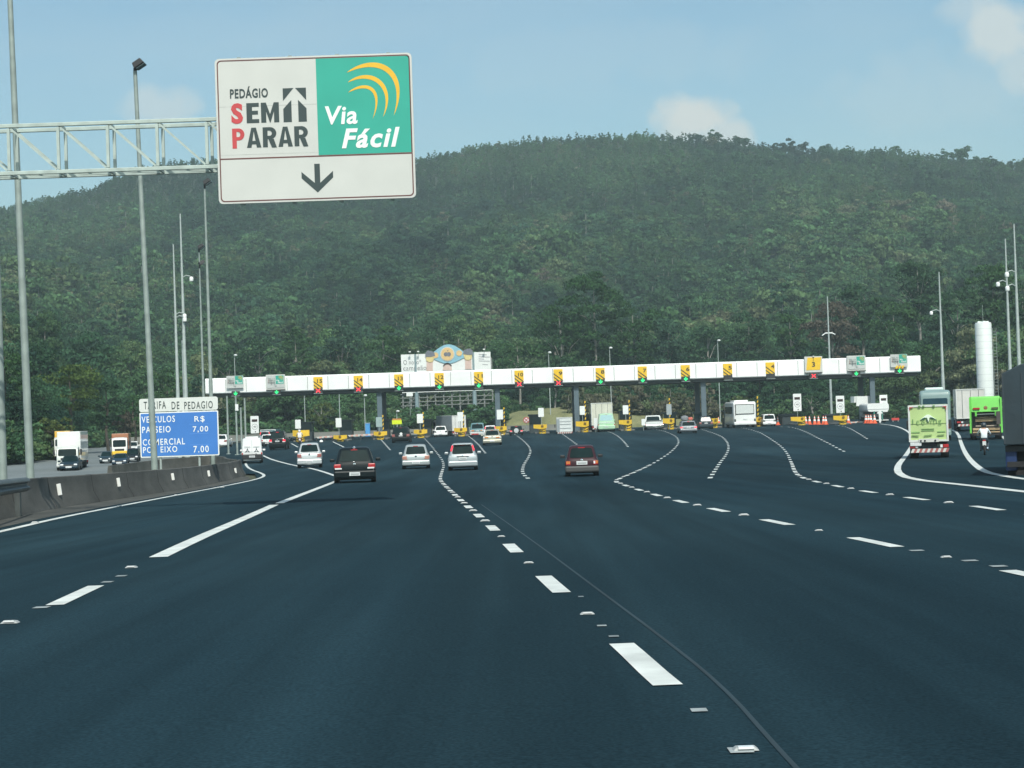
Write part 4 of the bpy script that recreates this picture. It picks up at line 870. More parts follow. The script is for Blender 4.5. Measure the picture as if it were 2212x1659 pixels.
def car(label, bx, col, kind='hatch', d=None, rev=False, metal=0.0, cat='car', name='car', L=None, lights='low', lens=None, plate='gate', bumper=None, rz=0.0, roofbar=False, trim=None, extra=None, glow=False, tint=None):
    x0, x1, yt, yb = bx
    cx = (x0 + x1) / 2
    if d is None: d = min(G(cx, yb).y, 249)
    s = d / F; W = (x1 - x0) * s; H = (yb - yt) * s; H = min(max(H, .78 * W), 1.25 * W) if kind in ('hatch', 'sedan') else H
    L = L or dict(hatch=3.8, sedan=4.3, wagon=4.2, suv=4.3, pickup=4.8, van=4.1)[kind]
    p = P(cx, yb, d); yc = d + L / 2
    # keep the near end square on its pixel column
    rz = rz or (.15 if rev else (-math.atan2(p.x, d) * .85 if d < 150 else 0.0))
    t = thing(name, (p.x - math.sin(rz) * L / 2, d + math.cos(rz) * L / 2, gz(yc)), label, cat, None, rz + (math.pi if rev else 0))
    LASTPM[0] = pm = col if isinstance(col, bpy.types.Material) else paint(label[:44].replace(' ', '_'), col, metal)
    hw = W / 2; R = min(.31 if kind in ('hatch', 'sedan', 'wagon') else .36, H * .24); sh = {'hatch': .575, 'sedan': .60, 'wagon': .56, 'suv': .56, 'pickup': .56, 'van': .5}[kind]
    z0 = .21 if kind != 'suv' else .3
    b = MB(); Z = lambda f: f * H
    st = [(-.5, .30, sh - .10, .90), (-.488, z0 / H, sh - .02, .965), (-.42, z0 / H, sh, 1), (0, z0 / H, sh + .01, 1), (.28, z0 / H, sh - .01, 1), (.40, z0 / H, sh - .06, .97), (.47, z0 / H + .02, sh - .13, .92), (.5, .24, sh - .22, .82)]
    if kind == 'van': st = [(-.5, .2, sh, .96), (-.485, z0 / H, sh + .02, 1), (0, z0 / H, sh + .02, 1), (.22, z0 / H, sh, 1), (.38, z0 / H, sh - .03, .97), (.47, z0 / H, sh - .12, .92), (.5, .22, sh - .2, .82)]
    b.loft([ring8(y * L, Z(a), Z(c), hw * w_) for y, a, c, w_ in st], pm); body = b.build('body', t, smooth=38)
    cab = {'hatch': (-.485, -.40, .20, .06, .90, .70), 'sedan': (-.30, -.20, .22, .07, .90, .70), 'wagon': (-.49, -.45, .22, .08, .92, .76), 'suv': (-.49, -.455, .22, .10, .93, .80), 'pickup': (-.02, .02, .24, .15, .92, .80), 'van': (-.495, -.47, -.02, -.04, .985, .90)}[kind]
    yr0, yr1, yf0, yf1, wb, wt = cab
    zb, zt = Z(sh) - .02, Z(.955)
    def rr(ya, yb_, w_, z):
        r = min(.14, w_ * .2); return [Vector((x, y, z)) for x, y in rrect(-w_, ya, w_, yb_, r, 3)]
    b = MB(); b.loft([rr(yr0 * L, yf0 * L, hw * wb, zb), rr(yr1 * L, yf1 * L, hw * wt, zt), rr(yr1 * L + .12, yf1 * L - .12, hw * wt * .86, Z(.99)), rr(yr1 * L + .4, yf1 * L - .35, hw * wt * .5, Z(1.0))], pm); roof = b.build('roof', t, smooth=38)
    V = lambda x, y, z: Vector((x, y, z))
    rear = (V(-hw * wb, yr0 * L, zb), V(hw * wb, yr0 * L, zb), V(hw * wt, yr1 * L, zt), V(-hw * wt, yr1 * L, zt))
    front = (V(hw * wb, yf0 * L, zb), V(-hw * wb, yf0 * L, zb), V(-hw * wt, yf1 * L, zt), V(hw * wt, yf1 * L, zt))
    left = (V(-hw * wb, yf0 * L, zb), V(-hw * wb, yr0 * L, zb), V(-hw * wt, yr1 * L, zt), V(-hw * wt, yf1 * L, zt))
    right = (V(hw * wb, yr0 * L, zb), V(hw * wb, yf0 * L, zb), V(hw * wt, yf1 * L, zt), V(hw * wt, yr1 * L, zt))
    gl = tint or GLASS
    if kind != 'van': b = MB(); quad_on(rear, .09, .91, .14, .90, .012, gl, b); b.build('rear_window', t)
    else:
        z_ = V(0, 0, Z(.42)); cabb = (.10, .02, .30, .16)
        b = MB(); b.loft([rr(-.05 * L, .30 * L, hw * .94, Z(.48)), rr(-.06 * L, .13 * L, hw * .76, Z(.80)), rr(-.04 * L, .08 * L, hw * .5, Z(.82))], pm); b.build('cab', t, smooth=38)
    if kind == 'van': front = (V(hw * .94, .30 * L, Z(.48)), V(-hw * .94, .30 * L, Z(.48)), V(-hw * .76, .13 * L, Z(.80)), V(hw * .76, .13 * L, Z(.80)))
    b = MB(); quad_on(front, .06, .94, .08, .93, .012, gl, b); b.build('windshield', t)
    if kind != 'van':
        for side, f in ((0, left), (1, right)):
            b = MB(); a0 = .06 if side == 0 else .06
            for u0, u1 in ((.07, .47), (.51, .93)) if kind != 'pickup' else ((.1, .9),): quad_on(f, u0, u1, .12, .90, .010, gl, b)
            b.build('side_window', t)
    if kind == 'pickup':
        b = MB(); bz = Z(sh) + .015
        b.box((0, -.27 * L, bz - .0), (W * .86, L * .42, .02), DARK); b.build('cargo_bed', t)
    # bumper, lamps, plate
    bm = bumper or pm; zl, zh = Z(.16), Z(.36)
    b = MB(); b.box((0, -L / 2 + .04, (zl + zh) / 2), (W * .985, .30, zh - zl), bm, taper=(1, 1)); b.build('rear_bumper', t, bev=.06)
    b = MB(); b.box((0, L / 2 - .08, (zl + zh) / 2 - .02), (W * .96, .30, zh - zl), bm); b.build('front_bumper', t, bev=.07)
    b = MB(); b.box((0, L / 2 - .0, Z(.35)), (W * .55, .1, .12), DARK); b.build('grille', t, bev=.02)
    for sx_ in (-1, 1):
        b = MB(); b.box((sx_ * hw * .70, L / 2 - .06, Z(.40)), (hw * .40, .16, Z(.10)), CLR, taper=(.85, .8)); b.build('headlight', t, bev=.03)
        if lights == 'low':
            b = MB(); ln = lens or (REDON if glow else RED); b.box((sx_ * hw * .80, -L / 2 + .065, Z(sh - .085)), (hw * .33, .16, Z(.115)), ln); o = b.build('tail_light', t, bev=.03)
            b = MB(); b.box((sx_ * hw * .76, -L / 2 + .06, Z(sh - .15)), (hw * .32, .16, Z(.04)), CLR if lens is None else lens); b.build('reversing_lens', o)
        elif lights == 'wide':
            b = MB(); b.box((sx_ * hw * .66, -L / 2 + .05, Z(sh - .10)), (hw * .52, .14, Z(.085)), lens or ORG); o = b.build('tail_light', t, bev=.02); b = MB(); b.box((sx_ * hw * .86, -L / 2 + .045, Z(sh - .10)), (hw * .13, .14, Z(.084)), CLR); b.build('reversing_lens', o)
        elif lights == 'uno':
            b = MB(); b.box((sx_ * hw * .80, -L / 2 + .065, Z(sh - .12)), (hw * .28, .14, Z(.13)), RED); o = b.build('tail_light', t, bev=.02); b = MB(); b.box((sx_ * hw * (.80 if sx_ < 0 else .88), -L / 2 + .06, Z(sh - .10)), (hw * .22 if sx_ < 0 else hw * .12, .14, Z(.085)), ORG); b.build('indicator', o)
            if sx_ > 0: b = MB(); b.box((hw * .73, -L / 2 + .06, Z(sh - .11)), (hw * .10, .14, Z(.08)), CLR); b.build('reversing_lens', o)
        elif lights == 'high':
            b = MB(); a, c = (rear[0], rear[3]) if sx_ < 0 else (rear[1], rear[2]); q0 = a.lerp(c, .40); q1 = a.lerp(c, .92)
            b.beam(q0 + V(-sx_ * .04, -.02, 0), q1 + V(-sx_ * .05, -.02, 0), .075, .12, REDON); b.build('tail_light', t, bev=.04)
        elif lights == 'van':
            b = MB(); b.box((sx_ * hw * .93, -L / 2 + .02, Z(.36)), (hw * .12, .1, Z(.13)), RED); b.build('tail_light', t, bev=.02)
        m_ = MB(); m_.box((sx_ * (hw + .09), .14 * L if kind != 'van' else .2 * L, Z(.62 if kind != 'van' else .5)), (.2, .1, .13), pm if not trim else trim); m_.build('mirror', t, bev=.03)
    zp = Z(sh - .12) if plate == 'gate' else Z(.27)
    b = MB(); b.box((0, -L / 2 - (.115 if plate != 'gate' else .012), zp), (.42, .04, .14), PLATE); o = b.build('plate', t, bev=.005)
    b = MB(); b.box((0, -L / 2 - (.138 if plate != 'gate' else .034), zp - .005), (.33, .006, .055), mat('plate_grey_band', (.36, .38, .38), .6)); b.build('plate_marks', o)
    b = MB(); b.box((0, L / 2 + .06, Z(.25)), (.42, .03, .13), PLATE); b.build('plate', t)
    if kind in ('hatch', 'wagon', 'suv', 'sedan'):
        b = MB(); b.lathe([(.02, -.04), (.055, -.035), (.06, 0)], CHROME, 14, (0, -L / 2 + (.02 if kind != 'sedan' else .0), Z(sh - .04)), 'Y'); b.build('emblem', t)
        b = MB(); c = rear[2].lerp(rear[3], .5) ; b.box((0, c.y - .015, Z(.93)), (.26, .05, .035), REDON if glow else RED); b.build('brake_light', t)
    for sx_ in (-1, 1):
        for yy_ in (-.31, .31): wheel(t, sx_ * (hw - .11), yy_ * L, R, .2)
    b = MB(); b.box((0, 0, z0 + .0), (W * .8, L * .9, .12), DARK); b.build('underbody', t)
    if roofbar:
        b = MB()
        for sx_ in (-1, 1): b.tube([(sx_ * hw * .62, yr1 * L + .2, Z(1.0)), (sx_ * hw * .62, yf1 * L - .2, Z(1.0))], .025, DARK, 8)
        b.build('roof_rail', t)
    if extra: extra(t, W, H, L)
    return t
BLACKC = (.006, .011, .013); SILV = (.36, .39, .40)
def wiper(t, W, H, L):
    b = MB(); b.tube([(0, -.475 * L, .60 * H), (-.12, -.465 * L, .64 * H), (-.34, -.452 * L, .70 * H)], .016, CHROME, 6); b.build('rear_wiper', t)
    b = MB(); b.lathe([(.03, -.02), (.06, 0), (.03, .03)], CHROME, 12, (0, -.40 * L, .985 * H), 'Y'); b.build('washer_cap', t)
car('black hatchback nearest to the camera, on the left solid lane line', (721, 813, 965, 1043), BLACKC, 'hatch', plate='low', extra=wiper, metal=.2)
def flagman(t, W, H, L):
    b = MB(); b.box((W * .2, -.2 * L - .2, .74 * H), (.22, .02, .14), WHITE); b.build('window_sticker', t)
car('silver white sedan crossing the solid line left of the black hatchback', (642, 696, 957, 1011), (.52, .55, .55), 'sedan', lens=mat('lens_dull_red', (.30, .10, .09), .3), extra=flagman, metal=.35, plate='low')
def vandoors(t, W, H, L):
    y = -L / 2 - .012; m = mat('van_door_line', (.42, .44, .44), .6); n = mat('van_print', (.10, .11, .12), .6)
    b = MB(); b.box((0, y, .62 * H), (.02, .02, .6 * H), m); b.build('door_gap', t)
    for sx_ in (-1, 1):
        b = MB(); b.box((sx_ * W * .22, y, .66 * H), (W * .3, .015, .035), m); b.build('vent_line', t)
        b = MB(); cx = sx_ * W * .22
        for a in (math.pi / 2, math.pi / 2 + 2.094, math.pi / 2 - 2.094):
            q = lambda r, da: (cx + r * math.cos(a + da), .50 * H + r * math.sin(a + da)); b.plate([q(.075, 1.0), q(.23, .0), q(.075, -1.0)], y - .006 - .001 * a, y + .005, n)
        b.build('star_print', t)
    b = MB(); b.box((-W * .22, y, .30 * H), (.26, .02, .045), n); b.build('lettering_strip', t)
    b = MB(); b.box((W * .20, y, .37 * H), (.12, .03, .04), DARK); b.build('door_handle', t)
    b = MB(); b.box((0, -.1 * L, 1.0 * H + .03), (W * .62, L * .5, .10), WHITE); b.build('roof_cover', t, bev=.03)
car('white delivery van with two dark star prints on its rear doors', (523, 567, 946, 1001), (.74, .75, .74), 'van', lights='van', plate='low', bumper=DARK, cat='van', name='van', extra=vandoors)
car('white sedan half hidden behind the blue tariff sign', (455, 491, 939, 967), (.74, .75, .74), 'sedan', lens=mat('lens_dull_red', (.30, .10, .09), .3), plate='low')
car('black car with red tail lights behind the white delivery van', (581, 618, 931, 972), BLACKC, 'hatch', glow=True, plate='gate')
car('silver wagon half hidden behind the first 40 sign', (560, 585, 931, 958), SILV, 'wagon', metal=.4, lights='high')
car('white capped pickup ahead of the silver wagon', (563, 590, 922, 948), (.7, .72, .7), 'suv', d=215, plate='low', bumper=DARK)
car('dark car with a white round mark on its tailgate at lane 13', (846, 886, 922, 956.5), BLACKC, 'wagon', lens=mat('lens_dull_red', (.30, .10, .09), .3), plate='gate', extra=lambda t, W, H, L: MB().lathe([(.16, -.03), (.16, 0)], WHITE, 16, (.05, -L / 2 - .01, .56 * H), 'Y').build('white_mark', t))
car('silver hatchback left of the centre dashed line', (868.5, 929.5, 960, 1013), (.36, .40, .40), 'hatch', lens=mat('lens_pale_amber', (.42, .20, .15), .3), plate='low', metal=.3)
car('small white hatchback in lane 12 left of the box truck', (937, 967, 921, 943), (.76, .77, .76), 'hatch', lens=DARK, plate='low')
car('silver hatchback with tall red lights beside its rear window', (968, 1033, 957, 1016), (.35, .39, .405), 'hatch', lights='high', plate='gate', metal=.3, L=3.9, extra=lambda t, W, H, L: (MB().box((0, -L / 2 - .005, .53 * H), (.62, .03, .03), DARK).build('tailgate_strip', t), MB().box((0, -.405 * L, .965 * H), (W * .6, .25, .04), LASTPM[0]).build('spoiler', t, bev=.015))[0])
car('gold silver sedan with a glinting boot at lane 11', (1043, 1084, 928, 962), (.42, .41, .33), 'sedan', lights='wide', plate='low', metal=.5)
car('white hatchback with red side lights right ahead of the gold sedan', (1044, 1074, 909, 936), (.76, .77, .76), 'hatch', lights='high', d=222)
car('old teal van with a red and white plate left of the gold sedan', (1015, 1048, 907.5, 938.5), (.12, .24, .26), 'suv', d=232, lights='wide', cat='van', name='van', bumper=mat('teal_van_bumper', (.5, .52, .5), .4), extra=lambda t, W, H, L: MB().box((-.3, -L / 2 - .12, .22 * H), (.9, .03, .14), MATS['red_lens']).build('red_bar', t))
def spare(t, W, H, L):
    b = MB(); b.lathe([(.20, -.20), (.36, -.17), (.40, -.06), (.36, .02)], RUB, 22, (0, -L / 2, .52 * H), 'Y'); o = b.build('spare_wheel', t, smooth=40)
    b = MB(); b.lathe([(.05, -.23), (.29, -.215), (.31, -.16)], mat('spare_cover', (.6, .62, .62), .4, .3), 20, (0, -L / 2, .52 * H), 'Y'); b.build('cover', o, smooth=40)
car('black jeep with a silver spare wheel on its back', (1101, 1130, 916, 937), BLACKC, 'suv', d=235, glow=True, extra=spare, plate='low')
KT = mat('kombi_pale_green', (.40, .62, .42), .4, var=.06, coat=.4)
def kombi(t, W, H, L):
    b = MB(); b.box((0, -L / 2 - .01, .50 * H), (W * .86, .03, .05), WHITE); b.build('white_band', t)
    b = MB(); b.box((W * .16, -L / 2 - .012, .33 * H), (W * .42, .03, .12 * H), mat('plate_green_panel', (.22, .55, .20), .5)); b.build('green_panel', t)
car('pale green minibus with a bluish rear window', (1292, 1329, 886, 926), KT, 'suv', d=242, lights='van', plate='low', tint=mat('bluish_pane', (.36, .55, .56), .15, var=.1), cat='minibus', name='minibus', extra=kombi, bumper=KT)
car('white pickup truck with an open bed right of the pale green minibus', (1394, 1434, 890, 921), (.70, .74, .72), 'pickup', lights='van', plate='low', bumper=CHROME, cat='pickup', name='pickup', extra=lambda t, W, H, L: (MB().box((0, -L / 2 - .01, .46 * H), (W * .9, .04, .14 * H), LASTPM[0]).build('tailgate', t), MB().box((0, -.27 * L, .60 * H), (W * .8, 1.2, .18), mat('dark_load', (.09, .1, .1), .8)).build('load', t)))
def roofload(t, W, H, L):
    b = MB(); b.lathe([(.1, -.3), (.42, -.22), (.48, 0), (.36, .22), (.08, .32)], mat('grey_bundle', (.20, .21, .22), .9, var=.3), 14, (-.25, -.1 * L, H + .28)); b.build('roof_bundle', t, smooth=50)
    b = MB(); b.box((.38, -.12 * L, H + .22), (.5, .6, .32), mat('red_bundle', (.55, .14, .10), .8)); b.build('roof_bag', t, bev=.1)
car('grey car with a bundle and red bag on its roof', (1469, 1507, 909, 936), (.16, .18, .20), 'wagon', glow=True, metal=.4, extra=roofload, plate='gate')
car('dark hatchback under lane sign 5', (1510, 1541, 892, 920), (.02, .035, .045), 'hatch', d=236, lens=mat('lens_dull_red', (.30, .10, .09), .3), plate='gate', metal=.2)
car('white pickup under lane sign 4 beside an orange cone', (1648, 1677, 894.5, 921), (.78, .79, .78), 'suv', lens=DARK, plate='low', cat='pickup', name='pickup', extra=lambda t, W, H, L: MB().box((0, -L / 2 - .01, .50 * H), (W * .9, .04, .05), MATS['van_door_line']).build('tailgate_line', t))
tt = car('small white utility truck seen from the side left of the nose at lane 15', (664, 684, 931, 946), (.74, .76, .74), 'pickup', d=262, cat='pickup', name='utility_truck', L=3.4, rz=1.25)
car('maroon hatchback alone in the middle lanes', (1221, 1295, 961, 1029), (.040, .014, .019), 'hatch', lights='uno', plate='gate', bumper=mat('grey_bumper', (.06, .062, .062), .6), trim=DARK, metal=.1)
# oncoming cars on the opposite road (their fronts face us)
car('dark blue hatchback in front of the tall white box truck, coming towards us', (128, 169, 984, 1017), (.012, .03, .045), 'hatch', rev=True)
car('dark car coming towards us left of the yellow nosed truck', (214, 241, 976, 1001), (.012, .03, .04), 'sedan', rev=True)
car('dark blue car right in front of the yellow nosed truck', (241, 274, 985, 1006), (.012, .035, .06), 'sedan', rev=True)
car('black oncoming car next to the left edge of the blue tariff sign', (271, 299, 970, 998), BLACKC, 'suv', rev=True)
car('white oncoming pickup behind the black car by the blue tariff sign', (278, 297, 949, 972), (.72, .73, .70), 'suv', rev=True, d=205, cat='pickup', name='pickup')
car('tiny grey car between the two big lamp posts on the far left', (76, 87, 984, 1000), (.45, .47, .47), 'hatch', rev=True, d=190)

# ---------------------------------------------------------------- trucks and buses
def lorry(label, bx, col, d=None, L=6.0, rev=False, name='box_truck', cat='truck', cabcol=(.7, .7, .68), zfloor=.36, rz=0.0, detail='doors', cabrow=None, side=None, cabH=.78):
    x0, x1, yt, yb = bx; cx = (x0 + x1) / 2
    if d is None: d = min(G(cx, yb).y, 250)
    s = d / F; W = (x1 - x0) * s; H = (yb - yt) * s; p = P(cx, yb, d); Lt = L + 1.9; yc = d + Lt / 2
    t = thing(name, (p.x - math.sin(rz) * Lt / 2, d + math.cos(rz) * Lt / 2, gz(yc)), label, cat, None, rz + (math.pi if rev else 0)); hw = W / 2; y0 = -Lt / 2
    pm = col if isinstance(col, bpy.types.Material) else paint(label[:44].replace(' ', '_'), col); cm = paint('cab_' + label[:44].replace(' ', '_'), cabcol)
    zf = H * zfloor
    b = MB(); b.box((0, y0 + L / 2, (zf + H) / 2), (W, L, H - zf), pm); b.build('cargo_box', t, bev=.03)
    fr = mat('box_frame', (.60, .62, .59), .5, var=.1)
    if not rev:
        y = y0 - .015; b = MB(); e = .09
        for c, z in (((0, y, H - e / 2), (W, .05, e)), ((0, y, zf + e / 2), (W, .05, e)), ((-hw + e / 2, y - .002, (zf + H) / 2), (e, .05, H - zf - 2 * e)), ((hw - e / 2, y - .002, (zf + H) / 2), (e, .05, H - zf - 2 * e))): b.box(c, z, fr)
        b.build('door_frame', t)
        if detail == 'doors':
            b = MB(); b.box((0, y + .004, (zf + H) / 2), (.03, .03, H - zf - .3), DARK); b.build('door_gap', t)
            for sx_ in (-.28, .28): b = MB(); b.tube([(sx_ * W, y - .03, zf + .1), (sx_ * W, y - .03, H - .1)], .02, CHROME, 6); b.build('lock_bar', t)
    zb = zf * .52
    b = MB(); b.box((0, 0, zf - .12), (W * .4, Lt * .98, .22), DARK); b.box((0, y0 + L * .5, zf - .09), (W * .9, L * .9, .06), DARK); b.build('chassis', t)
    ch = H * cabH
    b = MB(); r = lambda y, hw_, z0, z1: ring8(y, z0, z1, hw_, .95, .95)
    yf = Lt / 2
    b.loft([r(yf - 1.75, hw * .93, zf * .55, ch), r(yf - .55, hw * .94, zf * .42, ch), r(yf - .25, hw * .93, zf * .42, ch * .93), r(yf - .06, hw * .91, zf * .42, ch * .62), r(yf, hw * .88, zf * .42, ch * .5)], cm); cab = b.build('cab', t, smooth=35)
    f = (Vector((hw * .86, yf - .06, ch * .62)), Vector((-hw * .86, yf - .06, ch * .62)), Vector((-hw * .84, yf - .26, ch * .95)), Vector((hw * .84, yf - .26, ch * .95)))
    b = MB(); quad_on(f, .05, .95, .02, .90, .03, GLASS, b); b.build('windshield', cab)
    for sx_ in (-1, 1): b = MB(); b.box((sx_ * hw * .945, yf - .95, ch * .76), (.03, .75, ch * .24), GLASS); b.build('cab_window', cab)
    b = MB(); b.box((0, yf + .0, zf * .62), (W * .9, .2, zf * .45), cm if detail != 'yellow' else YEL); b.build('front_bumper', t, bev=.05)
    b = MB(); b.box((0, yf + .01, ch * .50), (W * .55, .06, ch * .09), DARK); b.build('grille', t)
    if detail == 'yellow': b = MB(); b.box((0, yf + .015, ch * .38), (W * .88, .08, ch * .15), YEL); b.build('yellow_panel', t, bev=.03)
    for sx_ in (-1, 1):
        b = MB(); b.box((sx_ * hw * .72, yf + .06, zf * .70), (.3, .12, .18), CLR); b.build('headlight', t)
        b = MB(); b.box((sx_ * (hw + .12), yf - .4, ch * .78), (.14, .1, .42), DARK); b.build('mirror', t, bev=.02)
        b = MB(); b.box((sx_ * hw * .84, y0 + .04, zf * .74), (hw * .28, .1, .15), RED); o = b.build('tail_light', t, bev=.01); b = MB(); b.box((sx_ * hw * .62, y0 + .04, zf * .74), (hw * .12, .1, .14), CLR); b.build('reversing_lens', o)
        R = min(.5, zf * .46)
        for yy_ in (y0 + L * .25, yf - .9):
            wheel(t, sx_ * (hw - .2), yy_, R, .36, True)
    nb = 14; b = MB(); b2 = MB(); zz = zf * .5
    for i in range(nb): (b if i % 2 else b2).add([(-hw * .93 + W * .93 * i / nb, y0 - .06, zz - .09), (-hw * .93 + W * .93 * (i + 1) / nb, y0 - .06, zz - .09), (-hw * .93 + W * .93 * (i + 1) / nb + .08, y0 - .06, zz + .09), (-hw * .93 + W * .93 * i / nb + .08, y0 - .06, zz + .09)], [(0, 1, 2, 3)], MATS['bump_red'] if i % 2 else SWHITE)
    q = MB(); q.box((0, y0, zz), (W * .95, .1, .2), DARK); q = q.build('rear_bumper', t); b.build('red_stripe', q); b2.build('white_stripe', q)
    return t, W, H, y0, zf
mat('bump_red', (.34, .11, .10), .6)
# the lime truck
LIME = mat('lime_box', (.44, .58, .24), .45, var=.12, scale=.9, coat=.3)
t, W, H, y0, zf = lorry('lime green box truck with a white bird emblem on its rear doors', (1966, 2050, 872.5, 990), LIME, L=5.0, rz=-.225, detail='none', zfloor=.325, cabcol=(.55, .6, .5))
y = y0 - .045; q = lambda u, v: ((u - .5) * W, H - v * (H - zf))
EMB = mat('emblem_white', (.72, .82, .68), .5); EDK = mat('emblem_dark_green', (.02, .09, .05), .5); EGR = mat('emblem_mid_green', (.13, .27, .09), .5)
b = MB(); b.plate([q(.30, .40), q(.42, .30), q(.47, .265), q(.53, .265), q(.58, .30), q(.70, .40), q(.58, .355), q(.535, .345), q(.505, .475), q(.475, .345), q(.42, .355)], y, y + .04, EMB); b.build('bird_emblem', t)
b = MB(); b.plate([q(.30, .41), q(.36, .36), q(.43, .335), q(.42, .39), q(.36, .405)], y - .006, y + .03, EDK); b.plate([q(.44, .345), q(.47, .40), q(.495, .47), q(.49, .50), q(.455, .42)], y - .006, y + .03, EDK); b.plate([q(.565, .335), q(.62, .35), q(.70, .405), q(.62, .39), q(.565, .36), q(.53, .43), q(.50, .50), q(.505, .46)], y - .008, y + .03, EDK); b.build('bird_wing', t)
for s_, u0, v0, u1, v1 in (('l', .10, .38, .125, .50), ('c', .20, .42, .27, .53), ('o', .33, .42, .41, .53), ('r', .555, .42, .60, .51), ('t', .62, .39, .665, .53), ('i', .70, .38, .72, .50), ('g', .75, .42, .83, .56)): a, c = q(u0, v1), q(u1, v0); text('lettering', s_, (a[0], a[1], c[0], c[1]), y, EGR, t, -.004)
for u0, u1, m in ((.07, .28, mat('bar_green', (.24, .42, .15), .5)), (.72, .92, mat('bar_green', (.24, .42, .15), .5))): b = MB(); a, c = q(u0, .75), q(u1, .72); b.box(((a[0] + c[0]) / 2, y + .02, (a[1] + c[1]) / 2), (c[0] - a[0], .02, c[1] - a[1]), m); b.build('printed_bar', t)
b = MB()
for v in (.655, .70): a, c = q(.32, v + .008), q(.64, v - .008); b.box(((a[0] + c[0]) / 2, y + .025, (a[1] + c[1]) / 2), (c[0] - a[0], .02, c[1] - a[1]), EGR)
b.build('fine_print', t)
b = MB(); a, c = q(0, .505), q(1, .50); b.box((0, y + .028, a[1]), (W * .96, .02, .02), mat('lime_seam', (.34, .48, .19), .6)); b.build('door_seam', t)
for u, w in ((.16, .18), (.48, .2), (.80, .18)): a = q(u, .825); b = MB(); b.box((a[0], y - .01, a[1]), (w * W, .04, .03), EGR, Matrix.Rotation(.08 * (1 if u < .4 else -1), 3, 'Y')); b.build('pull_handle', t)
b = MB(); a = q(.5, .965); b.box((a[0], y - .02, a[1]), (W * .5, .06, .16), SWHITE); b.build('door_sill', t)
for u in (.30, .40, .66): 
    a = q(u, .972); b = MB(); b.lathe([(.045, -.03), (.045, 0)], DARK, 10, (a[0], y - .05, a[1]), 'Y'); b.build('latch', t)
    a = q(u - .01, .035); b = MB(); b.box((a[0], y - .02, a[1]), (.1, .05, .07), EGR); b.build('hinge', t)
for sx_ in (-1, 1): a = q(.5 + sx_ * .45, .06); b = MB(); b.box((a[0] - sx_ * .05, y - .01, a[1]), (.16, .04, .035), RED); b.box((a[0], y - .012, a[1] - .07), (.035, .04, .12), RED); b.build('corner_reflector', t)
b = MB(); b.box((-W * .33, y0 - .05, zf * .88), (W * .28, .04, .16), PLATE); b.build('plate', t)
# teal coach ahead of it
def coach(label, bx, d, col, L=11.0, rz=0.0, glass=GLASS, winrow=(.15, .42), cap=None, rearglass=True):
    x0, x1, yt, yb = bx; cx = (x0 + x1) / 2; s = d / F; W = (x1 - x0) * s; H = (yb - yt) * s; p = P(cx, yb, d); yc = d + L / 2
    t = thing('bus', (p.x - math.sin(rz) * L / 2, d + math.cos(rz) * L / 2, gz(yc)), label, 'bus', None, rz); hw = W / 2; y0 = -L / 2; pm = paint(label[:12].replace(' ', '_'), col)
    r = lambda y, w, z0, z1: [Vector((x, y, z)) for x, z in rrect(-w, z0, w, z1, .22, 4)]
    b = MB(); b.loft([r(y0, hw * .92, .45, H * .93), r(y0 + .12, hw * .99, .36, H * .975), r(y0 + .4, hw, .34, H), r(-y0 - .5, hw, .34, H), r(-y0, hw * .93, .45, H * .92)], pm); b.build('body', t, smooth=40)
    b = MB(); a, c = H * (1 - winrow[1]), H * (1 - winrow[0]); b.plate(rrect(-hw * .80, a, hw * .80, c, .1), y0 - .02, y0 + .1, glass); b.build('rear_window', t)
    for sx_ in (-1, 1):
        b = MB(); n = 6
        for i in range(n): b.box((sx_ * (hw - .008), y0 + .9 + (L - 1.8) * (i + .5) / n, H * .68), (.03, (L - 1.8) / n - .12, H * .27), GLASS)
        b.build('side_window', t)
        b = MB(); b.box((sx_ * hw * .86, y0 - .0, H * .29), (.2, .08, .34), RED if rearglass else DARK); b.build('tail_light', t, bev=.02)
        for yy_ in (-.30 * L, .32 * L): wheel(t, sx_ * (hw - .2), yy_, .5, .34, True)
    b = MB(); b.box((0, y0 - .02, .55), (W * .96, .2, .34), pm); b.build('rear_bumper', t, bev=.06)
    b = MB(); b.box((0, y0 - .02, H * .33), (.42, .06, .14), PLATE); b.build('plate', t)
    b = MB(); b.box((0, .08 * L, H + .1), (W * .62, L * .45, .24), cap or pm); b.build('roof_unit', t, bev=.09); return t, W, H, y0
coach('teal coach mostly hidden behind the lime green truck', (1991, 2056, 848, 958), 133, (.20, .29, .28), 11, -.21, mat('coach_dark_pane', (.02, .06, .085), .1, var=.2), (.16, .52), mat('coach_cap', (.55, .66, .62), .4))
t, W, H, y0 = coach('white bus with a boarded white rear window at lane 4', (1585, 1634.5, 862, 918), 238, (.76, .77, .75), 10, 0.0, mat('white_pane', (.62, .65, .63), .3, var=.05), (.10, .46), None, False)
b = MB(); hw = W / 2
for c, z in (((0, y0 - .03, H * .90), (W * .8, .04, .06)), ((0, y0 - .03, H * .53), (W * .8, .04, .10)), ((-hw * .80, y0 - .028, H * .70), (.10, .04, H * .42)), ((hw * .80, y0 - .028, H * .71), (.06, .04, H * .36))): b.box(c, z, DARK)
b.build('window_seal', t)
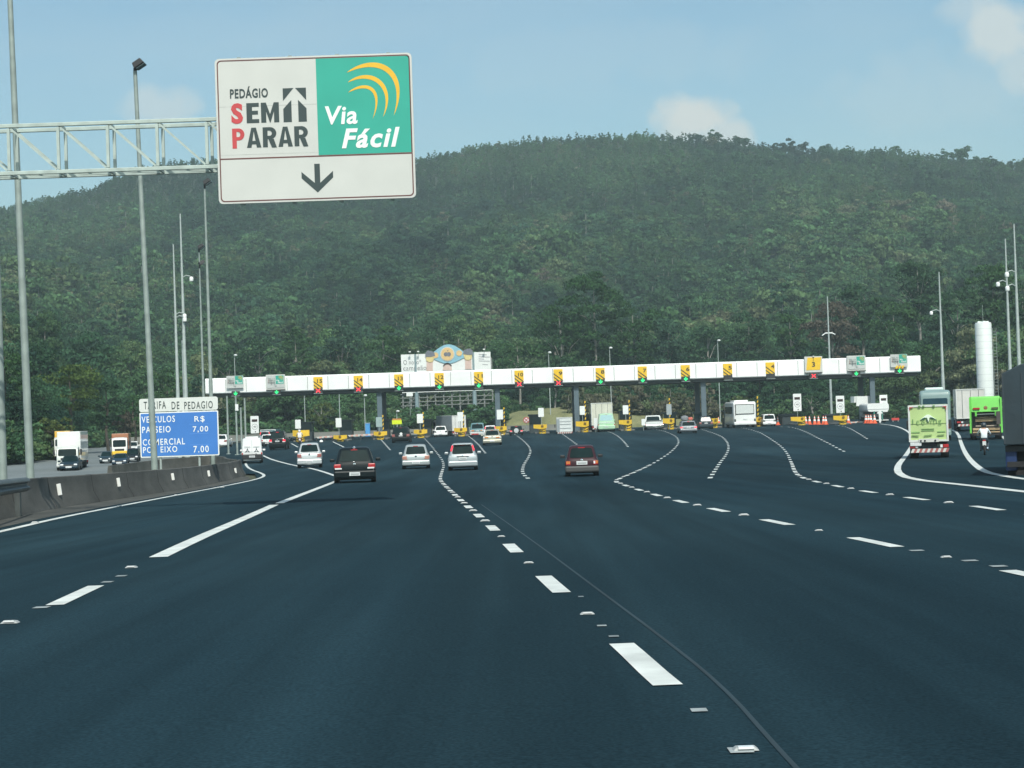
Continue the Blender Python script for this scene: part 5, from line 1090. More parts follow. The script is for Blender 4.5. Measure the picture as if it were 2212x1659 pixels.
# white box truck and garbage truck
lorry('white box truck behind the green garbage truck', (2068, 2130, 837, 929), (.62, .61, .57), d=165, L=7, detail='doors', zfloor=.30, rz=-.20)
GG = mat('garbage_green', (.14, .54, .07), .45, var=.1, scale=1, coat=.3); RUST = mat('hopper_tan', (.42, .30, .17), .8, var=.35, scale=3); HOPD = mat('hopper_dark', (.075, .065, .06), .85, var=.3)
x0, x1, yt, yb = 2098, 2165, 856, 950; p = G((x0 + x1) / 2, yb); d = p.y; s = d / F; W = (x1 - x0) * s; H = (yb - yt) * s; L = 7.0
rz = -.235; t = thing('garbage_truck', (p.x - math.sin(rz) * L / 2, d + math.cos(rz) * L / 2, gz(d + L / 2)), 'bright green garbage truck with an open tan hopper', 'garbage truck', None, rz); hw = W / 2; y0 = -L / 2; Zv = lambda v: H * (1 - v)
b = MB(); b.box((0, .6, (Zv(.0) + Zv(.80)) / 2), (W * .96, L - 2.6, Zv(0) - Zv(.80)), GG); b.build('body', t, bev=.06)
b = MB(); b.add([(-hw * .92, y0 + .25, Zv(.02)), (hw * .92, y0 + .25, Zv(.02)), (hw * .92, y0, Zv(.36)), (-hw * .92, y0, Zv(.36)), (-hw * .92, y0 + 1.3, Zv(.02)), (hw * .92, y0 + 1.3, Zv(.02)), (hw * .92, y0 + 1.3, Zv(.36)), (-hw * .92, y0 + 1.3, Zv(.36))], [(0, 3, 2, 1), (4, 5, 6, 7), (0, 1, 5, 4), (3, 7, 6, 2), (0, 4, 7, 3), (1, 2, 6, 5)], GG); b.build('tailgate', t, bev=.05)
for sx_ in (-1, 1):
    b = MB(); b.beam((sx_ * hw * .96, y0 + .1, Zv(.03)), (sx_ * hw * .97, y0 - .05, Zv(.84)), .12, .14, GG); b.build('side_frame', t)
    b = MB(); b.box((sx_ * hw * .58, y0 - .02, Zv(.275)), (hw * .42, .1, .12), RED if sx_ < 0 else mat('garbage_lamp_dark', (.10, .13, .05), .4)); b.build('tail_light', t)
    b = MB(); b.box((sx_ * hw * .62, y0 + .02, Zv(.40)), (.13, .2, .32), GG); b.build('hydraulic_arm', t)
    for yy_ in (y0 + 1.3, -y0 - 1.2): wheel(t, sx_ * (hw - .22), yy_, .46, .38, True)
b = MB(); b.box((0, y0 + 1.0, (Zv(.36) + Zv(.76)) / 2), (W * .86, .5, Zv(.36) - Zv(.76)), HOPD); b.build('hopper', t)
for v0, v1, m, dy in ((.40, .415, GALV, .0), (.475, .49, RUST, .3), (.51, .575, RUST, .35), (.665, .69, mat('hopper_edge', (.34, .28, .22), .8), .2), (.725, .775, RUST, .05), (.805, .835, RUST, .0)): b = MB(); b.box((0, y0 + dy + .05, (Zv(v0) + Zv(v1)) / 2), (W * (.66 if v0 < .7 else .84), .12, Zv(v0) - Zv(v1)), m); b.build('hopper_bar', t)
b = MB(); b.lathe([(.05, -.03), (.14, -.02), (.14, 0)], mat('garbage_badge', (.25, .12, .06), .5), 14, (0, y0 + .06, Zv(.265)), 'Y'); b.build('badge', t)
b = MB(); b.box((hw * .78, y0 - .05, Zv(.50)), (.28, .3, .9), HOPD); b.build('rubber_flap', t)
b = MB(); b.box((0, y0 + .1, Zv(.88)), (W * .8, .3, .1), DARK); b.box((0, .3, Zv(.86)), (W * .5, L * .9, .2), DARK); b.build('chassis', t)
b = MB(); b.box((0, -y0 - .8, (Zv(.12) + Zv(.8)) / 2), (W * .92, 1.6, Zv(.12) - Zv(.8)), SWHITE); b.build('cab', t, bev=.08)
# dark curtain trailer at the right edge
d = 49.5; s = d / F; p = P(2171, 1028, d); z0 = gz(d); zt = P(2171, 795, d).z - z0; zbx = P(2171, 953, d).z - z0; W = 2.6; L = 11.0
rz = -.29; t = thing('truck_trailer', (p.x + math.cos(rz) * W / 2 - math.sin(rz) * L / 2, d + math.sin(rz) * W / 2 + math.cos(rz) * L / 2, gz(d + L / 2)), 'dark grey tarpaulin sided trailer cut off by the right picture edge', 'truck trailer', None, rz); hw = W / 2; y0 = -L / 2
TARP = mat('dark_tarpaulin', (.016, .032, .042), .65, var=.25, scale=1.2, bump=.3, bscale=6)
b = MB(); rg = lambda y: [Vector((x, y, z)) for x, z in ((-hw, zbx), (hw, zbx), (hw, zt - .05), (hw * .55, zt + .38), (0, zt + .42), (-hw * .6, zt + .20), (-hw + .02, zt - .03))]
b.loft([rg(y0), rg(-y0)], TARP); b.build('tarpaulin_box', t, bev=.03)
b = MB()
for u in (-.98, -.6, -.2, .2, .6, .98): b.box((u * hw, y0 - .01, (zbx + zt) / 2), (.04, .03, zt - zbx - .06), mat('tarp_rib', (.028, .04, .05), .6))
b.build('tarpaulin_rib', t)
b = MB(); b.box((0, 0, zbx - .14), (W * .4, L * .95, .26), DARK); b.box((0, y0 + .3, zbx - .1), (W * .98, .2, .16), DARK); b.build('chassis', t)
b = MB(); b.box((-hw + .17, y0 + .9, zbx - .42), (.3, 1.3, .55), mat('blue_locker', (.010, .03, .10), .5)); b.build('blue_locker', t, bev=.04)
b = MB(); b.box((0, y0 + .12, zbx - .52), (W * .95, .12, .14), RUB); b.build('rear_bumper', t)
for sx_ in (-1, 1):
    for yy_ in (y0 + 1.6, y0 + 2.8): wheel(t, sx_ * (hw - .3), yy_, .5, .5, True)
    b = MB(); b.box((sx_ * (hw - .32), y0 + .55, .48), (.5, .03, .75), RUB); b.build('mud_flap', t)
# trucks at the booths
t, W, H, y0, zf = lorry('grey sided box truck with a white back turning at lane 11', (976, 1008, 889, 934), (.70, .71, .69), d=250, L=6, rz=.40, detail='doors', zfloor=.26)
b = MB(); b.box((-W / 2 - .004, y0 + 3.0, (zf + H) / 2), (.02, 5.9, H - zf - .1), mat('truck_grey_side', (.27, .31, .33), .6, var=.15)); b.build('side_panel', t)
lorry('big cream box truck behind the pale green minibus', (1278, 1324, 857, 919), (.62, .62, .52), d=248, L=8, zfloor=.22)
t, W, H, y0, zf = lorry('small white slatted truck between lanes 9 and 8', (1203, 1237, 898.5, 934), (.66, .69, .68), d=238, L=3.5, zfloor=.12, detail='none', cabH=.6)
b = MB()
for v in (.25, .42, .66, .88): b.box((0, y0 - .05, H * (1 - v)), (W * .8, .02, .04), mat('slat_line', (.33, .36, .36), .6))
b.build('slat_line', t); b = MB(); b.box((-W * .40, y0 - .05, H * .5), (W * .18, .03, H * .8), mat('truck_grey_side', (.27, .31, .33), .6)); b.build('side_strip', t)
# tanker / platform truck
x0, x1, yt, yb = 1874, 1922, 876, 913; d = 243.0; s = d / F; W = (x1 - x0) * s; H = (yb - yt) * s + .3; p = P(1898, 913, d); t = thing('tanker_truck', (p.x, d + 3.5, gz(d + 3.5)), 'white and green tank truck by the fourth 40 sign', 'truck'); hw = W / 2; y0 = -3.5
b = MB(); b.add([], [], WHITE); rgs = [[Vector((x * w, y, z)) for x, z in rrect(-hw, H * .58, hw, H, .32, 4)] for y, w in ((y0, .96), (y0 + .15, 1), (2.0, 1), (2.15, .96))]; b.loft(rgs, WHITE); b.build('tank', t, smooth=40)
b = MB(); b.box((0, y0 - .02, H * .70), (W * .95, .04, .05), MATS['van_door_line']); b.build('tank_band', t)
GRF = mat('tanker_green', (.05, .22, .17), .5)
for sx_ in (-1, 1):
    b = MB(); b.box((sx_ * hw * .36, y0 + .1, H * .36), (.16, .2, H * .46), GRF); b.build('frame_post', t)
    for yy_ in (y0 + 1.2, 2.6): wheel(t, sx_ * (hw * .8 - .2), yy_, .48, .36, True)
b = MB(); b.box((0, y0 + .1, H * .13), (W * .9, .2, .14), SWHITE); b.build('rear_bumper', t); b = MB(); b.box((0, 0, H * .5), (W * .6, 6.5, .2), DARK); b.build('chassis', t)
b = MB(); b.box((0, 2.9, H * .5), (W * .78, 1.4, H * .66), SWHITE); b.build('cab', t, bev=.08)
pg = P(1898, 914, 241); t = thing('guide_post', (pg.x + .1, 240.5, gz(240.5)), 'white pointed guide post standing before the tanker', 'post')
b = MB(); b.plate([(-.12, .1), (0, 0), (.12, .1), (.16, 1.2), (.42, 1.25), (0, 1.62), (-.42, 1.25), (-.16, 1.2)], -.04, .04, WHITE); b.build('panel', t)
# oncoming trucks
t, W, H, y0, zf = lorry('tall white box truck coming towards us on the left road', (121, 171, 933, 1016), (.70, .71, .68), L=8.0, rev=True, rz=0.16, cabcol=(.60, .63, .58), cabH=.60, zfloor=.22)
t, W, H, y0, zf = lorry('white cab truck with a yellow bumper and rust brown load coming towards us', (241, 277, 940, 1000), (.34, .14, .07), d=158, L=6.0, rev=True, rz=0.17, detail='yellow', cabcol=(.74, .74, .70), cabH=.84, zfloor=.20)
lorry('yellow truck hidden behind the tall white oncoming truck', (117, 150, 945, 1008), (.70, .42, .05), d=172, L=5.0, rev=True, rz=0.17, cabcol=(.6, .6, .55))
lorry('teal truck far ahead behind the first 40 sign', (563, 596, 918, 947), (.10, .22, .25), d=246, L=5.0)

# ---------------------------------------------------------------- riders
def skin(name, J, E_, m, sub=2, parent=None):
    """one continuous surface grown round a joint graph: J name -> (x, y, z, r)"""
    keys = list(J); me = bpy.data.meshes.new(name); me.from_pydata([J[q][:3] for q in keys], [(keys.index(a), keys.index(c)) for a, c in E_], [])
    o = bpy.data.objects.new(name, me); COL.objects.link(o); sk = o.modifiers.new('skin', 'SKIN'); sk.use_smooth_shade = True
    for q, v in zip(keys, me.skin_vertices[0].data): v.radius = (J[q][3],) * 2; v.use_root = q == keys[0]
    if sub: s_ = o.modifiers.new('sub', 'SUBSURF'); s_.levels = s_.render_levels = sub
    dg = bpy.context.evaluated_depsgraph_get(); nm = bpy.data.meshes.new_from_object(o.evaluated_get(dg)); nm.name = name; bpy.data.objects.remove(o)
    nm.materials.clear()
    for q in m if isinstance(m, list) else [m]: nm.materials.append(q)
    q = bpy.data.objects.new(name, nm); COL.objects.link(q); q.parent = parent; return q
SKN = mat('skin', (.42, .25, .17), .5, var=.08)
def rider(p, label, shirt, trousers, helm, sc, box=None, bl='motorcycle', body=DARK):
    mt = thing('motorcycle', p, bl, 'motorcycle'); mt.scale = (sc,) * 3; rz = -math.atan2(p.x, p.y); mt.rotation_euler.z = rz
    for y in (-.66, .66):
        b = MB(); b.lathe([(.20, -.04), (.28, -.055), (.31, -.03), (.31, .03), (.28, .055), (.20, .04)], RUB, 22, (0, y, .31), 'X'); w = b.build('wheel', mt, smooth=40); b = MB(); b.lathe([(.03, -.05), (.05, -.06), (.05, .06), (.03, .05)], RIM, 12, (0, y, .31), 'X')
        for i in range(8): a = math.pi * i / 4; b.beam((0, y, .31), (0, y + .22 * math.cos(a), .31 + .22 * math.sin(a)), .015, .015, RIM)
        b.build('spoke', w)
    b = MB(); b.tube([(0, .62, .62), (0, .3, .86), (0, -.1, .78), (0, -.6, .80)], [.05, .06, .06, .04], DARK, 8); b.box((0, .02, .45), (.24, .42, .34), DARK); b.build('frame', mt, bev=.03)
    b = MB(); b.lathe([(.03, -.24), (.13, -.14), (.15, .05), (.09, .2)], body, 14, (0, .22, .88), 'Y'); b.build('fuel_tank', mt, smooth=50)
    b = MB(); b.box((0, -.28, .82), (.24, .72, .09), DARK); b.build('seat', mt, bev=.03)
    b = MB(); b.tube([(-.36, .34, 1.06), (-.2, .46, 1.02), (.2, .46, 1.02), (.36, .34, 1.06)], .018, DARK, 8); b.build('handlebar', mt)
    for sx_ in (-1, 1): b = MB(); b.tube([(sx_ * .07, .48, .96), (sx_ * .07, .66, .31)], .025, RIM, 8); b.build('fork', mt); b = MB(); b.lathe([(.02, -.02), (.055, 0), (.02, .02)], DARK, 10, (sx_ * .34, .42, 1.18), 'Y'); b.build('mirror', mt)
    b = MB(); b.box((0, -.80, .66), (.19, .05, .24), PLATE); b.build('plate', mt); b = MB(); b.box((0, -.80, .82), (.15, .06, .07), RED); b.build('tail_light', mt); b = MB(); b.tube([(.15, .1, .3), (.17, -.75, .4)], .045, CHROME, 10); b.build('exhaust', mt)
    if box: b = MB(); b.box((0, -.62, 1.06), (.42, .40, .38), box); b.build('top_box', mt, bev=.04)
    r = thing('person', p, label, 'person'); r.scale = (sc,) * 3; r.rotation_euler.z = rz
    J = {'pel': (0, -.22, .93, .145), 'wst': (0, -.20, 1.10, .135), 'chs': (0, -.13, 1.32, .165), 'nek': (0, -.05, 1.50, .06), 'hed': (0, -.02, 1.60, .085), 'top': (0, -.01, 1.70, .08)}
    E_ = [('pel', 'wst'), ('wst', 'chs'), ('chs', 'nek'), ('nek', 'hed'), ('hed', 'top')]
    for q, sx_ in (('l', -1), ('r', 1)):
        J.update({q + 'sh': (sx_ * .20, -.10, 1.42, .075), q + 'el': (sx_ * .34, .06, 1.20, .05), q + 'wr': (sx_ * .345, .27, 1.09, .034), q + 'pa': (sx_ * .335, .34, 1.08, .036), q + 'hip': (sx_ * .12, -.18, .88, .10), q + 'kn': (sx_ * .20, .22, .72, .066), q + 'an': (sx_ * .19, .0, .34, .045), q + 'to': (sx_ * .20, .17, .28, .042)})
        E_ += [('chs', q + 'sh'), (q + 'sh', q + 'el'), (q + 'el', q + 'wr'), (q + 'wr', q + 'pa'), ('pel', q + 'hip'), (q + 'hip', q + 'kn'), (q + 'kn', q + 'an'), (q + 'an', q + 'to')]
        for i in range(4):
            x = sx_ * (.300 + .022 * i); l = (.9, 1.05, 1, .82)[i]
            J[f'{q}f{i}a'] = (x, .385, 1.085, .011); J[f'{q}f{i}b'] = (x, .385 + .035 * l, 1.06, .010); J[f'{q}f{i}c'] = (x, .375, 1.06 - .035 * l, .009)
            E_ += [(q + 'pa', f'{q}f{i}a'), (f'{q}f{i}a', f'{q}f{i}b'), (f'{q}f{i}b', f'{q}f{i}c')]
        J[q + 'ta'] = (sx_ * .29, .33, 1.06, .012); J[q + 'tb'] = (sx_ * .275, .365, 1.04, .010); E_ += [(q + 'pa', q + 'ta'), (q + 'ta', q + 'tb')]
    o = skin('body', J, E_, [shirt, trousers, SKN], 1, r)
    for f in o.data.polygons:
        c = f.center
        f.material_index = 2 if (c.z > 1.47 and abs(c.x) < .14 or c.y > .16 and c.z > .95 or (c.z < .3 and False)) else (1 if c.z < .98 and abs(c.y) < .6 else 0)
    b = MB(); b.lathe([(.085, -.13), (.135, -.10), (.15, 0), (.135, .09), (.08, .145), (.02, .16)], helm, 20, (0, -.02, 1.66)); h = b.build('helmet', r, smooth=60)
    b = MB(); b.box((0, .10, 1.645), (.21, .08, .09), GLASS); b.build('visor', h, bev=.03)
    b = MB()
    for sx_ in (-1, 1): b.box((sx_ * .20, .10, .25), (.10, .27, .09), DARK)
    b.build('shoe', r, bev=.03)
    return mt, r
SHW = mat('shirt_white', (.70, .76, .80), .8, var=.08, scale=8); DNM = mat('trousers_dark', (.05, .07, .09), .8, var=.2)
p = G(2137.5, 983); rider(p + Vector((0, .9, 0)), 'person in a white shirt riding a motorcycle behind the green garbage truck', SHW, DNM, mat('helmet_dark', (.03, .04, .05), .3, coat=.5), .86, bl='small dark motorcycle with a white plate behind the green garbage truck')
p = G(646, 962); rider(p + Vector((0, .9, 0)), 'person in white on the red and white motorcycle at the left toll lanes', mat('jacket_white', (.75, .76, .74), .7, var=.1), mat('trousers_red', (.35, .12, .09), .8), mat('helmet_white', (.78, .79, .78), .3, coat=.5), 1.0, WHITE, 'red and white motorcycle with a white top box at the left toll lanes', mat('bike_red', (.5, .1, .07), .4))
b = MB(); p = G(694, 956); t = thing('marker_buoy', (p.x, p.y, gz(p.y)), 'small round white marker on the asphalt left of the black hatchback', 'road marker'); b.lathe([(.16, 0), (.24, .08), (.2, .26), (.05, .34)], WHITE, 14); b.build('dome', t, smooth=50)
# ------------------------------------------------------------------ wooded hill
_rp = [(-700, 560), (-350, 520), (0, 452), (90, 432), (200, 408), (290, 368), (400, 348), (520, 345), (680, 352), (800, 356), (900, 346), (1000, 325), (1150, 300), (1300, 295), (1450, 293), (1560, 305), (1700, 324), (1850, 330), (2000, 338), (2100, 348), (2212, 362), (2600, 420), (3000, 520)]
_ra = np.array([ray(*q)[0] for q in _rp]); _rv = np.array([ray(*q)[1] for q in _rp])
RR = 980.0
def foot(az): return float(np.interp(az, [-.32, -.27, -.25, -.235, -.18, -.10, 0, .10, .18, .28], [150, 172, 190, 262, 300, 312, 322, 324, 304, 280]))
def hill_h(x, y):
    if y < 60: return -9.0
    az = x / y; y0 = foot(az); t = (y - y0) / (RR - y0)
    if t < 0: return -6.0
    e = float(np.interp(az, _ra, _rv)); H = e * RR + CZ - 1.8
    n = mnoise.noise(Vector((x * .009, y * .006, 1.3))) * 9 + mnoise.noise(Vector((x * .03, y * .02, 4.1))) * 3
    s = t if t < 1 else 1 - (t - 1) * .8
    prof = (.45 * s + .55 * s * s) if t <= 1 else s
    return H * prof + n * min(1, 4 * t) * (1 - .75 * max(0, min(1, (t - .7) / .3)))
HG = surf('forest_floor', [(.3, (.016, .028, .016)), (.7, (.032, .048, .026))], .05, .95, fine=1, mottle=.4)
xs = np.linspace(-.42, .42, 96); ysn = np.concatenate([np.linspace(140, 330, 30), np.linspace(340, 1180, 60)])
b = MB(); vs = [(a * y, y, hill_h(a * y, y)) for y in ysn for a in xs]; n = len(xs)
b.add(vs, [(i * n + k, i * n + k + 1, (i + 1) * n + k + 1, (i + 1) * n + k) for i in range(len(ysn) - 1) for k in range(n - 1)], HG); tag(b.build('hill', smooth=80, recalc=False), kind='structure')

def leaf_mat(name, inst=True, base=None):
    m = bpy.data.materials.new(name); m.use_nodes = True; t = m.node_tree; t.nodes.clear(); o = N(t, 'ShaderNodeOutputMaterial'); df = N(t, 'ShaderNodeBsdfDiffuse'); tr_ = N(t, 'ShaderNodeBsdfTranslucent'); ms = N(t, 'ShaderNodeMixShader'); ms.inputs[0].default_value = .32
    if inst:
        a = N(t, 'ShaderNodeAttribute', attribute_type='INSTANCER', attribute_name='tint'); rp = N(t, 'ShaderNodeValToRGB'); e = rp.color_ramp.elements
        st = [(0, (.034, .080, .058)), (.25, (.046, .106, .056)), (.5, (.064, .130, .056)), (.68, (.088, .136, .060)), (.84, (.112, .128, .072)), (1, (.130, .118, .088))]
        while len(e) < len(st): e.new(.5)
        for q, (p_, c) in zip(e, st): q.position = p_; q.color = (*c, 1)
        t.links.new(a.outputs['Fac'], rp.inputs[0]); col = rp.outputs[0]
    else:
        rp = N(t, 'ShaderNodeRGB'); rp.outputs[0].default_value = (*base, 1); col = rp.outputs[0]
    g = N(t, 'ShaderNodeNewGeometry'); rr_ = N(t, 'ShaderNodeMapRange'); rr_.inputs[3].default_value = .62; rr_.inputs[4].default_value = 1.45; t.links.new(g.outputs['Random Per Island'], rr_.inputs[0])
    cb = N(t, 'ShaderNodeCombineColor'); x = N(t, 'ShaderNodeMix', data_type='RGBA', blend_type='MULTIPLY'); x.inputs[0].default_value = 1
    for i in range(3): t.links.new(rr_.outputs[0], cb.inputs[i])
    if inst:
        a2 = N(t, 'ShaderNodeAttribute', attribute_type='INSTANCER', attribute_name='lum'); mm = N(t, 'ShaderNodeMath', operation='MULTIPLY'); t.links.new(rr_.outputs[0], mm.inputs[0]); t.links.new(a2.outputs['Fac'], mm.inputs[1])
        for i in range(3): t.links.new(mm.outputs[0], cb.inputs[i])
    t.links.new(col, x.inputs[6]); t.links.new(cb.outputs[0], x.inputs[7])
    for q in (df, tr_): t.links.new(x.outputs[2], q.inputs[0])
    t.links.new(df.outputs[0], ms.inputs[1]); t.links.new(tr_.outputs[0], ms.inputs[2]); t.links.new(ms.outputs[0], o.inputs[0]); return m
LEAFI = leaf_mat('forest_leaves'); BARK = mat('pale_bark', (.26, .25, .22), .9, var=.4, scale=1.5); BARKD = mat('dark_bark', (.075, .065, .05), .9, var=.4, scale=1.5)
def crown(r, n_cl, n_leaf, size, shape, seed, H=1.0):
    """leaf clumps spread through a crown's volume: returns verts, faces"""
    g = np.random.default_rng(seed); V = []; Fc = []
    for c in range(n_cl):
        for _ in range(40):
            p = g.uniform(-1, 1, 3)
            if np.linalg.norm(p) < 1: break
        p /= max(.35, np.linalg.norm(p)) ** .35; z = p[2]
        w = {'round': 1.0, 'cone': .30 + .75 * (1 - (z + 1) / 2), 'umbrella': .35 + .65 * max(0, z + .3), 'tall': .75}[shape]
        ctr = np.array([p[0] * r * w, p[1] * r * w, z * H]); cr2 = (.30 + .22 * g.random()) * r * (1 if shape != 'cone' else .8)
        k = max(4, int(n_leaf / n_cl)); d = g.normal(size=(k, 3)); d /= np.linalg.norm(d, axis=1)[:, None]; d[:, 2] = np.abs(d[:, 2]) * .9 - .25
        q = ctr + d * cr2 * (.55 + .5 * g.random((k, 1))) * np.array([1, 1, .75])
        nn = d + g.normal(size=(k, 3)) * .55; nn /= np.linalg.norm(nn, axis=1)[:, None]
        u = np.cross(nn, g.normal(size=(k, 3))); u /= np.linalg.norm(u, axis=1)[:, None]; v = np.cross(nn, u); s_ = size * (.55 + .9 * g.random((k, 1)))
        o = len(V)
        for i in range(k):
            b0 = len(V); V += [q[i] - u[i] * s_[i] - v[i] * s_[i] * .5, q[i] + u[i] * s_[i] * .7 - v[i] * s_[i] * .7, q[i] + u[i] * s_[i] + v[i] * s_[i] * .6, q[i] - u[i] * s_[i] * .6 + v[i] * s_[i] * .8]; Fc.append((b0, b0 + 1, b0 + 2, b0 + 3))
    return V, Fc
protos = bpy.data.collections.new('forest_prototypes')
def proto(nm, r, H, zc, ncl, nl, size, shape, seed, trunk=None):
    V, Fc = crown(r, ncl, nl, size, shape, seed, H); b = MB(); b.add([(x, y, z + zc) for x, y, z in V], Fc, LEAFI)
    if trunk: b.tube([(0, 0, -1), (.1, 0, zc * .5), (0, .1, zc + H * .4)], [.16, .12, .06], trunk, 6)
    o = b.build(nm, recalc=False); COL.objects.unlink(o); protos.objects.link(o)
proto('tree_a', 3.4, 2.4, 4.4, 16, 950, .27, 'round', 1); proto('tree_b', 3.0, 3.0, 4.6, 15, 950, .26, 'tall', 2)
proto('tree_c', 2.3, 4.0, 5.0, 14, 800, .25, 'cone', 3); proto('tree_d', 4.0, 2.0, 5.2, 18, 1050, .28, 'umbrella', 4)
proto('tree_e', 2.6, 2.2, 3.4, 12, 720, .26, 'round', 5); proto('tree_f', 2.0, 4.4, 6.0, 13, 760, .23, 'tall', 6, BARK)
proto('tree_g', 3.2, 1.7, 3.0, 15, 700, .24, 'round', 7)
proto('tree_h', 3.4, 2.6, 4.6, 26, 4200, .13, 'round', 8, BARKD); proto('tree_i', 2.8, 3.2, 5.0, 24, 4000, .12, 'tall', 9, BARK); proto('tree_j', 3.8, 2.0, 4.4, 26, 4200, .13, 'umbrella', 10, BARKD)
def scatter(name, pts, label, cat):
    """pts: (x, y, z, rotz, scale, sz, index, tint) -> one object of instanced trees"""
    a = np.array(pts); me = bpy.data.meshes.new(name); me.from_pydata(a[:, :3].tolist(), [], [])
    for nm, ty, dat in (('rot', 'FLOAT_VECTOR', np.c_[0 * a[:, 3], 0 * a[:, 3], a[:, 3]]), ('scl', 'FLOAT_VECTOR', np.c_[a[:, 4], a[:, 4], a[:, 5]]), ('idx', 'INT', a[:, 6].astype(int)), ('tint', 'FLOAT', a[:, 7]), ('lum', 'FLOAT', a[:, 8])):
        at = me.attributes.new(nm, ty, 'POINT')
        at.data.foreach_set('vector' if ty == 'FLOAT_VECTOR' else 'value', dat.ravel())
    o = bpy.data.objects.new(name, me); COL.objects.link(o)
    ng = bpy.data.node_groups.new(name + '_nodes', 'GeometryNodeTree'); ng.interface.new_socket('Geometry', in_out='INPUT', socket_type='NodeSocketGeometry'); ng.interface.new_socket('Geometry', in_out='OUTPUT', socket_type='NodeSocketGeometry')
    gi = N(ng, 'NodeGroupInput'); go = N(ng, 'NodeGroupOutput'); mp_ = N(ng, 'GeometryNodeMeshToPoints'); ip = N(ng, 'GeometryNodeInstanceOnPoints'); ci = N(ng, 'GeometryNodeCollectionInfo'); ci.inputs['Collection'].default_value = protos; ci.inputs['Separate Children'].default_value = True; ci.inputs['Reset Children'].default_value = True
    def na(nm, ty): q = N(ng, 'GeometryNodeInputNamedAttribute'); q.data_type = ty; q.inputs['Name'].default_value = nm; return q.outputs['Attribute']
    er = N(ng, 'FunctionNodeEulerToRotation'); L = ng.links.new
    L(na('rot', 'FLOAT_VECTOR'), er.inputs[0]); L(gi.outputs[0], mp_.inputs['Mesh']); L(mp_.outputs[0], ip.inputs['Points']); L(ci.outputs[0], ip.inputs['Instance']); ip.inputs['Pick Instance'].default_value = True
    L(na('idx', 'INT'), ip.inputs['Instance Index']); L(er.outputs[0], ip.inputs['Rotation']); L(na('scl', 'FLOAT_VECTOR'), ip.inputs['Scale']); L(ip.outputs[0], go.inputs[0])
    md = o.modifiers.new('scatter', 'NODES'); md.node_group = ng; return tag(o, label, cat, kind='stuff')
pts = []
y = 150.0
while y < 1015:
    sp_ = (3.5 + .6 * (y / 900)) * (.8 if y > 850 else 1); x = -.40 * y
    while x < .40 * y:
        px_, py_ = x + rng.uniform(-.5, .5) * sp_ * 1.2, y + rng.uniform(-.5, .5) * sp_ * 1.2; az = px_ / py_
        x += sp_
        if not (foot(az) + 3 < py_): continue
        h = hill_h(px_, py_); zone = mnoise.noise(Vector((px_ * .011, py_ * .009, 7))); z2 = mnoise.noise(Vector((px_ * .035, py_ * .03, 2)))
        t_ = (py_ - foot(az)) / (RR - foot(az))
        tint = .40 + zone * .42 + z2 * .30 + rng.normal() * .13
        if rng.random() < .02: tint = rng.uniform(.8, .95)
        tint = float(np.clip(tint, 0, 1))
        ridge = t_ > .86
        if t_ > .78 and rng.random() < .8: idx = int(rng.choice([2, 5, 2, 0])); tint = min(tint, .5) * .9
        elif t_ > .78: idx = int(rng.choice([2, 5, 0]))
        elif z2 > .1: idx = int(rng.choice([0, 3, 3, 0, 6]))
        else: idx = int(rng.choice([0, 1, 1, 4, 5, 2, 6]))
        if py_ < 430: idx = int(rng.choice([7, 8, 9]))
        s = rng.uniform(.55, 1.0) * (.62 if ridge else (.85 if t_ > .6 else 1.0)) * (1.12 if zone > .15 else .95)
        if not ridge and rng.random() < .12: s *= rng.uniform(1.3, 1.8)
        if ridge and az > .10 and rng.random() < .05: idx = int(rng.choice([0, 3, 1])); s *= rng.uniform(1.6, 2.3)
        lum = float(np.clip(1 + rng.normal() * .17 + z2 * .5 + zone * .4, .55, 1.75))
        pts.append((px_, py_, h - .4, rng.uniform(0, 6.28), s, s * rng.uniform(.85, 1.2), idx, tint, lum))
    y += sp_ * .92
scatter('forest', pts, 'dense mixed forest covering the whole hillside', 'forest')
print('forest', len(pts))
# undergrowth at the foot of the hill
pts = []
for i in range(2600):
    az = rng.uniform(-.36, .36); y0 = foot(az); y = y0 + rng.uniform(-10, 14) ; x = az * y
    if y < 293 and -75 < x < 40 and az > -.15: y = rng.uniform(296, 330); x = az * y
    if 160 < y < 262 and x > -1.3 * 40: pass
    z = max(-.2, hill_h(x, y)) if y > y0 else -.1
    if -14 < x < 19 and y < 312: continue
    s = rng.uniform(.22, .62); tint = float(np.clip(.5 + .25 * mnoise.noise(Vector((x * .06, y * .02, 3))) + rng.normal() * .12, 0, 1))
    tint = min(tint, .8)
    pts.append((x, y, z - .5, rng.uniform(0, 6.28), s * 1.1, s * rng.uniform(.7, 1.1), int(rng.choice([0, 4, 6, 6])), tint, float(rng.uniform(.7, 1.4))))
for i in range(170): pts.append((rng.uniform(-23, -2.5), rng.uniform(298, 313), -.2, rng.uniform(0, 6.28), rng.uniform(.5, .85), rng.uniform(.38, .68), int(rng.choice([0, 4, 6])), rng.uniform(.3, .6), rng.uniform(.8, 1.4)))
for i in range(150):
    x_ = rng.uniform(9, 34); y_ = rng.uniform(300, 316); pts.append((x_, y_, 1.2 if x_ < 22 else .2, rng.uniform(0, 6.28), rng.uniform(.35, .6), rng.uniform(.4, .8), int(rng.choice([4, 6, 5])), rng.uniform(.72, 1.0), rng.uniform(.8, 1.3)))
scatter('undergrowth', pts, 'shrubs and scrub along the foot of the wooded hill', 'shrubs')
